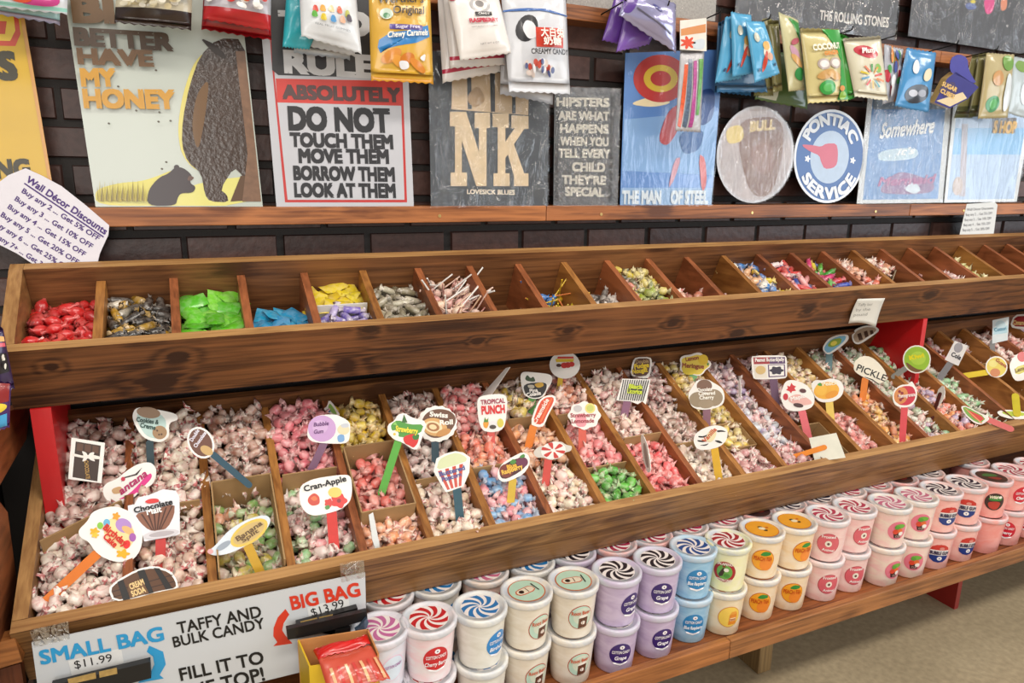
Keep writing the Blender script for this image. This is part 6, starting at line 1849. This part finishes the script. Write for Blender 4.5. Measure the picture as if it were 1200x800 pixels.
def make_tub(key):
    body, body2, lid, labcol, art, texts, ring = FL[key]
    r = thing('cotton_candy_tub', 'tub', 'candy tub')
    b = MB()
    bm_ = tub_mat(body, body2)
    lathe(b, [(.001, .0015), (TR0-.003, .0), (TR0-.0005, .0015), (TR0, .004), (TR0+(TR1-TR0)*.5, .054), (TR1, .108), (TR1+.0008, .112)], bm_)
    b.build('tub_body', r)
    b = MB()
    lathe(b, [(TR1-.001, .1065), (.0575, .1075), (.0585, .109), (.0588, .117), (.0585, .1205), (.0570, TH_), (.0530, TH_), (.0505, TH_-.0012), (.0490, TH_-.0034), (.001, TH_-.0036)], tub_mat('#c4c9d0', body))
    b.build('lid', r)
    b = MB()
    if lid == 'mug':
        deco(b, LD, E(0, 0, .042, .042, 0, 40), m('#c8642e', .35, coat=.5), .0003)
        deco(b, LD, E(0, 0, .0395, .0395, 0, 40), m('#b4d2bc', .35, coat=.5), .0006)
        deco(b, LD, SM([(-.022, -.012), (.020, -.012), (.020, .012), (-.022, .012), (-.03, 0)], 1), m('#c85a34', .35, coat=.5), .0009)
        deco(b, LD, SM([(-.020, -.0095), (.018, -.0095), (.018, .0095), (-.020, .0095), (-.027, 0)], 1), m('#e0d4bc', .35, coat=.5), .0012)
        deco(b, LD, E(-.014, 0, .006, .006), m('#2a1c18', .35, coat=.5), .0015)
        deco(b, LD, R4(.022, -.015, .025, .015), m('#2a1c18', .35, coat=.5), .0015)
        deco(b, LD, R4(.0, -.008, .002, .008), m('#5a3426', .35, coat=.5), .0015)
    elif lid == 'disc':
        deco(b, LD, E(0, 0, .0425, .0425, 0, 40), m('#c8601c', .35, coat=.5), .0003)
        deco(b, LD, E(0, 0, .041, .041, 0, 40), m('#e6a02c', .35, coat=.5), .0006)
        deco(b, LD, SM([(-.012, .008), (-.002, .014), (.004, .006), (-.004, .002)], 1), m('#2a2a18', .35, coat=.5), .0009)
        deco(b, LD, E(0, .0, .009, .007), m('#e8dcb8', .35, coat=.5), .0012)
        deco(b, LD, SM([(.004, -.006), (.014, -.004), (.012, -.012), (.004, -.012)], 1), m('#33281a', .35, coat=.5), .0015)
        deco(b, LD, SM([(.006, .006), (.016, .012), (.018, .004)], 1), m('#c85a20', .35, coat=.5), .0015)
    elif lid == 'dark':
        deco(b, LD, E(0, 0, .0425, .0425, 0, 40), m('#3a2422', .35, coat=.5), .0003)
        deco(b, LD, SM([(-.03, .0), (-.01, .024), (.02, .022), (.02, .006), (-.01, -.004)], 1), m('#3a6a34', .35, coat=.5), .0006)
        deco(b, LD, SM([(-.02, -.012), (.01, .0), (.03, -.008), (.01, -.026)], 1), m('#8a3028', .35, coat=.5), .0009)
    else:
        swirl(b, lid)
    b.build('lid_sticker', r)
    b = MB()
    o_ = .0002
    if ring:
        deco(b, CY, egg(0, .057, .0285, .0315), m(ring, .35, coat=.4), o_)
        o_ += .0004
    deco(b, CY, egg(0, .057, .0268, .0298), m(labcol, .35, coat=.4), o_)
    for i, (pts, c) in enumerate(art):
        deco(b, CY, pts, m(c, .35, coat=.4), o_+.0003*(i+1))
    lab = b.build('label', r)
    b = MB()
    for q in texts:
        txt(b, CY, q[0], q[1], q[2], q[3], m(q[4], .4, var=.02), o_+.0003*(len(art)+2), bold=q[5], shear=q[6] if len(q) > 6 else 0)
    b.build('label_lettering', lab)
    return r


def copy_tree(o, parent=None):
    c = o.copy()
    COL.objects.link(c)
    if parent is not None:
        c.parent = parent
    for ch in list(o.children):
        copy_tree(ch, c)
    return c


PROTO, USED = {}, {}


def tub(key, x, y, z, turn, label, group=None):
    if key not in PROTO:
        PROTO[key] = make_tub(key)
        o = PROTO[key]
    else:
        o = copy_tree(PROTO[key])
    o.location = (x, y, z)
    o.rotation_euler = (0, 0, math.radians(turn))
    o['label'] = label
    if group:
        o['group'] = group
    elif 'group' in o:
        del o['group']
    return o


SHZ = CAMZ-1.131
FRONT = [  # lid centre in the picture, upper flavour, lower flavour, turn of the upper and lower label, and words
    (445, 734, 'berry', 'berry', 32, 20, 'magenta swirl lid tub right of the bag carton'),
    (502.5, 722, 'cherry', 'cherry', 18, 30, 'red swirl lid tub with red label'),
    (562.5, 708.7, 'white', 'white', 52, 0, 'white tub with a bright blue swirl'),
    (617, 690, 'root', 'root', 44, 38, 'cream root beer tub, left one'),
    (672, 678, 'root', 'root', 26, 30, 'cream root beer tub, right one'),
    (722.8, 666.4, 'grape', 'grape', 52, 22, 'lavender grape tub, left one'),
    (770.7, 653, 'grape', 'grape', 22, 34, 'lavender grape tub, right one'),
    (812.4, 638.7, 'blue', 'blue', 22, 22, 'sky blue raspberry tub'),
    (853.4, 631, 'jalapeno', 'orange', -2, 28, 'tub between sky blue and peach tubs'),
    (893, 618, 'peach', 'peach', 14, 18, 'peach tub, left one'),
    (931, 609, 'peach', 'peach', 42, 22, 'peach tub, right one'),
    (970, 601, 'frosted', 'frosted', 14, 34, 'pink tub with rose ring label, left one'),
    (1001.6, 592, 'frosted', 'frosted', 44, 36, 'pink tub with rose ring label, right one'),
    (1043, 587, 'cupcake', 'cupcake', 40, 52, 'cream pink fruit cup tub, left one'),
    (1074, 579, 'cupcake', 'cupcake', 30, 26, 'cream pink fruit cup tub, right one'),
    (1103, 571.6, 'bubble', 'bubble', 42, 30, 'bubble gum tub with navy swirl, left one'),
    (1132, 564, 'bubble', 'bubble', 16, 48, 'bubble gum tub with navy swirl, right one'),
    (1162, 557, 'straw', 'straw', 26, -62, 'pink strawberry tub with dark lid'),
    (1187, 549.7, 'red', 'red', 50, 12, 'rosy cherry tub next to the dark lid strawberry tub'),
    (1213, 543, 'red', 'red', 30, 24, 'rosy cherry tub cut off by the right edge'),
]
for px, py, ku, kl, au, al, words in FRONT:
    P = hitZ(px, py, SHZ+2*TH_)
    jx, jy = random.uniform(-.004, .004), random.uniform(-.004, .002)
    va = -math.degrees(math.atan2(P.x, P.y))
    tub(kl, P.x+jx, P.y+jy, SHZ, va+al*.9, words+', lower layer on the shelf')
    tub(ku, P.x, P.y, SHZ+TH_-.0004, va+au*.9, words+', upper layer')
BACK = ['cherry', 'white', 'cupcake', 'white', 'grape', 'red', 'red', 'frosted', 'frosted', 'straw', 'bubble', 'bubble', 'frosted', 'red', 'straw', 'bubble', 'red', 'red']
for i, k in enumerate(BACK):
    x = .33+.1165*i+random.uniform(-.003, .003)
    if abs(x-XBR-.01) < .075:
        continue
    y = 1.374+random.uniform(-.003, .004)
    for j in range(2):
        o = tub(k, x, y, SHZ+j*(TH_*.948), random.uniform(0, 60), 'cotton candy tub standing in the shaded rear row under the lower bin', 'rear row tubs in the shade')
        o.scale = (1, 1, .948)

# ------------------------------------------------------------------ sign, bag carton, cards
SB = Plane((0, 1.2790, 0), (0, -1, 0))
K4, K9 = crop(0, 640, 2.5), crop(320, 690, 7.275)
org = SB.hit(232, 712)
t = thing('price_sign', 'white hand lettered taffy and bulk candy bag sign on the lower front board', 'sign', org)
b = MB()
b.prism([SB.at(p) for p in ((37, 753), (428, 671), (430, 768), (52, 862))], (0, .003, 0), m('#c6c9cc', .4, coat=.35, var=.03, scale=6))
b.build('panel', t, origin=org)
for poly, c in (([(80, 774), (142, 759), (145, 776), (84, 791)], '#d8d8d6'), ([(360, 711), (408, 698), (410, 712), (362, 725)], '#d8d8d6')):
    b = MB()
    deco(b, SB, poly, m(c, .5), .0004)
    b.build('price_sticker', t, origin=org)
b = MB()
deco(b, SB, SM(K9((105, 168), (138, 215), (90, 290), (78, 350), (100, 388), (165, 462), (0, 486), (36, 452), (2, 400), (4, 330), (40, 240)), 0), m('#d03a22', .4), .0005)
b.build('red_arrow', t, origin=org)
b = MB()
deco(b, SB, SM(K4((437, 290), (478, 308), (486, 345), (468, 376), (480, 386), (405, 400), (425, 365), (440, 372), (452, 345), (448, 322), (430, 308)), 0), m('#2a94c8', .4), .0005)
b.build('blue_arrow', t, origin=org)
for s, p0, p1, h, c, bo in (('SMALL BAG', (48, 778), (193, 749), 15.5, '#2a94c8', .035), ('$11.99', (88, 783), (132, 774), 9, '#151312', .0), ('TAFFY AND', (209, 742), (307, 722), 13, '#151312', .02), ('BULK CANDY', (204, 758), (311, 735), 12, '#151312', .02),
                        ('FILL IT TO', (212, 797), (310, 776), 14, '#151312', .025), ('THE TOP!', (212, 820), (311, 796), 15, '#151312', .025), ('BIG BAG', (342, 714), (423, 697), 15, '#d03a22', .035), ('$13.99', (366, 722), (404, 710), 9, '#151312', .0)):
    b = MB()
    txt(b, SB, s, p0, p1, h, m(c, .4, var=.03), .0008, bold=bo)
    b.build('lettering', t, origin=org)
TAPE = film_mat('#ffffff', .22, .15, .3, (40, 40, 40))
for q in ([(35, 738), (80, 727), (82, 748), (40, 758)], [(398, 660), (426, 655), (428, 676), (400, 682)]):
    b = MB()
    b.prism([SB.at(p, .0012) for p in q], (0, .0002, 0), TAPE)
    b.build('clear_tape', t, origin=org)

GOLD = m('#a98a50', .4, var=.4, scale=120)
BKP = m('#100f0f', .4, coat=.1, var=.1)


def bar(label, px, Y, gold, depth=.02):
    S = Plane((0, Y, 0), (0, -1, 0))
    o = S.hit(*px[0][0])
    t = thing('dispenser_bar', label, 'bag holder', o)
    for q in px:
        b = MB()
        b.prism([S.at(p) for p in q], (0, depth, 0), BKP)
        b.build('bar', t, origin=o, bevel=.0015)
    b = MB()
    for q in gold:
        deco(b, S, q, GOLD, .0006)
    b.build('gold_label', t, origin=o)
    return t


bar('black plastic bag holder bar with gold labels below the BIG BAG price', [K9((200, 300), (720, 160), (728, 225), (200, 345))], 1.262, [K9((232, 274), (375, 240), (378, 285), (236, 318)), K9((390, 238), (508, 212), (510, 250), (395, 278))], .014)
bar('longer black bar clamped over the bag carton', [K9((115, 345), (800, 190), (806, 262), (530, 340), (535, 425), (660, 405), (660, 330), (530, 345), (210, 420), (125, 432))], 1.246, [], .012)
bar('black plastic bag holder bar below the SMALL BAG price', [K4((150, 408), (440, 338), (443, 386), (380, 402), (160, 450))], 1.255, [K4((198, 388), (280, 368), (282, 386), (202, 404)), K4((290, 366), (342, 354), (344, 372), (292, 384))], .014)
S = Plane((0, 1.236, 0), (0, -1, 0))
o = S.hit(424, 735)
t = thing('binder_clip', 'shiny blue black binder clip on the right end of the black bar', 'clip', o)
b = MB()
b.prism([S.at(p) for p in K9((700, 350), (735, 325), (800, 248), (815, 285), (800, 330), (742, 415), (715, 405))], (0, .008, 0), m('#5a7088', .15, coat=.8, metal=.6))
b.build('jaw', t, origin=o, bevel=.001)
# carton with bags
zc = hitY(348, 749, 1.240).z
cor = [hitZ(*K9(p), zc) for p in ((208, 432), (812, 338), (903, 548), (305, 655))]
o = cor[0].copy()
t = thing('bag_carton', 'open yellow cardboard carton of red candy bags under the BIG BAG sign', 'box', o)
YEL, ORG = m('#d8b224', .5, var=.1, scale=15), m('#c98a52', .6, var=.1, scale=15)
for i in range(4):
    a, c = cor[i], cor[(i+1) % 4]
    nrm = (c-a).cross(Vector((0, 0, 1))).normalized()*.003
    b = MB()
    h = .15
    if i == 2:
        a, c = a-Vector((0, 0, .006)), c-Vector((0, 0, .002))
    vs = [a, c, c+nrm, a+nrm]
    vs = vs+[v-Vector((0, 0, h)) for v in vs]
    b.add(vs, [(0, 1, 5, 4)], YEL if i in (2, 3) else ORG)
    b.add(vs, [(3, 2, 6, 7), (0, 1, 2, 3), (4, 5, 6, 7), (0, 3, 7, 4), (1, 2, 6, 5)], ORG if i in (0, 1) else YEL)
    b.build('gap_shade_side', t, origin=o)
b = MB()
b.prism([v-Vector((0, 0, .15)) for v in cor], (0, 0, -.003), YEL)
b.build('bottom_panel', t, origin=o)
REDB = m('#c81f1a', .4, coat=.3, var=.12, scale=20, bump=.2)
zz = zc+.004


class ZPuff(Puff):
    def __init__(self, quad, zs, thick, seed=0):
        self.q = [hitZ(px, py, z) for (px, py), z in zip(quad, zs)]
        self.n = (self.q[1]-self.q[0]).cross(self.q[0]-self.q[3]).normalized()
        self.th, self.seed = thick, seed


_P = Puff
for lbq, quad, zs, cols, sd in (('red candy bag lying in the yellow carton', K9((340, 520), (800, 395), (830, 470), (385, 600)), (zc-.004, zc-.002, zc-.004, zc-.004), '#cf1a16', 50),
                               ('striped red candy bag drooping over the front of the yellow carton', K9((385, 600), (830, 480), (1000, 765), (470, 880)), (zc+.006, zc+.006, zc-.03, zc-.03), '#c8503c', 51)):
    Puff = lambda q, Y, th, seed=0: ZPuff(q, zs, th, seed)
    art = [] if sd == 50 else [(R4(.12+.13*i, .04, .17+.13*i, .62), c) for i, c in enumerate(['#d8a878', '#c8322a', '#e0b888', '#c8322a', '#e0b080', '#c83a30', '#d8a070'])]
    bag(lbq, quad, 0, .010, cols, seed=sd, art=art, text=[('TAFFY', (.2, .2), (.8, .2), .2, '#e8c8b0', .02)] if False else ())
Puff = _P

# discount cards tucked behind the upper bin, and the note on its front
CRD = Plane((0, 1.6798, 0), (0, -1, 0))
o = CRD.hit(70, 308)
t = thing('discount_card', 'large white discount card with purple lettering at the left', 'sign', o)
b = MB()
b.prism([CRD.at(p) for p in ((30, 197), (50, 206), (72, 218), (100, 240), (128, 264), (127, 275), (117, 297), (112, 318), (52, 318), (20, 297), (-12, 281), (-12, 222), (10, 205))], (0, .0009, 0), m('#dcd8e0', .45, coat=.3, var=.03))
b.build('card', t, origin=o)
b = MB()
PUR = m('#4a2a78', .5, var=.03)
txt(b, CRD, 'Wall Décor Discounts', (30, 212), (123, 275), 7.5, PUR, .0006, bold=.03)
deco(b, CRD, [(29, 214), (122, 277), (121, 278.3), (28, 215.3)], PUR, .0006)
for i, s in enumerate(['Buy any 2 ... Get 5% OFF', 'Buy any 3 ... Get 10% OFF', 'Buy any 4 ... Get 15% OFF', 'Buy any 5 ... Get 20% OFF', 'Buy any 6 ... Get 25% OFF', 'Buy any 7+ ... Get 30% OFF']):
    x, y = 25-8.2*i, 225+9.3*i
    txt(b, CRD, s, (x, y), (x+90, y+57), 5.6, PUR, .0006, bold=.02)
b.build('lettering', t, origin=o)
o = CRD.hit(1144, 278)
t = thing('discount_card', 'small white discount card standing behind the upper bin at the right', 'sign', o)
b = MB()
b.prism([CRD.at(p) for p in SM([(1133, 239), (1166, 236.5), (1169, 240), (1163, 285), (1122, 286)], 0)], (0, .0009, 0), m('#d3d4d2', .45, coat=.3, var=.05))
b.build('card', t, origin=o)
b = MB()
G6 = m('#6a6a72', .5)
for i, s in enumerate(['Wall Décor Discounts', 'Buy any 2 ... Get 5% OFF', 'Buy any 3 ... Get 10% OFF', 'Buy any 4 ... Get 15% OFF', 'Buy any 5 ... Get 20% OFF']):
    y = 246+6*i
    txt(b, CRD, s, (1133-1.2*i, y+1), (1164-1.1*i, y-1), 3.0, G6, .0006, bold=.01)
b.build('lettering', t, origin=o)
FN = Plane(PU(0, -.0265, 0), (0, -C25, -S25))
o = FN.hit(1015, 352)
t = thing('paper_note', 'curled white paper note taped to the upper bin front board', 'note', o)
b = MB()
vs = []
for j in range(9):
    for i in range(7):
        s, v = i/6, j/8
        x = (1005*(1-s)+1037*s)*(1-v)+(991*(1-s)+1021*s)*v
        y = (350*(1-s)+349*s)*(1-v)+(376*(1-s)+379*s)*v-2.5*math.sin(math.pi*s)*v
        vs.append(FN.at((x, y), .0005+.012*v**2+.006*s**2*v))
b.add(vs, [(j*7+i, j*7+i+1, (j+1)*7+i+1, (j+1)*7+i) for j in range(8) for i in range(6)], m('#dcdad2', .5, var=.06), True)
pn = b.build('paper', t, origin=o)
sd = pn.modifiers.new('thickness', 'SOLIDIFY')
sd.thickness = .0006
b = MB()
FN2 = Plane(FN.o+FN.n*.0042, FN.n)
for i, s in enumerate(['Taffy bar', 'by the', 'pound']):
    txt(b, FN2, s, (1005-3.4*i, 358+5.5*i), (1022-3.4*i, 357+5.5*i), 3.2, m('#8a8a86', .5), .0035+.0015*i, bold=.0, shear=.2)
b.build('handwriting', t, origin=o)

# bags of the neighbouring rack at the left edge
bag('purple and black candy bag on the neighbouring rack at left', [(-45, 372), (3, 384), (17, 455), (-20, 470)], 1.40, .014, '#3a2a50', seed=60, art=[(R4(.3, .78, .99, .86), '#e8a040'), (R4(.3, .7, .99, .76), '#d85a6a'), (R4(.1, .3, .98, .6), '#20181c')] + bits(14, .5, .35, .95, .6, .05, ['#e8e4d8', '#181418'], 9))
bag('blue and red candy bag below it on the neighbouring rack at left', [(-50, 446), (13, 448), (11, 500), (-40, 520)], 1.36, .014, '#4a2a6a', seed=61, art=[(R4(.3, .05, .95, .34), '#4aa8dc'), (R4(.3, .6, .98, .98), '#8a2020'), (ell(.75, .5, .2, .1), '#e8d040')])
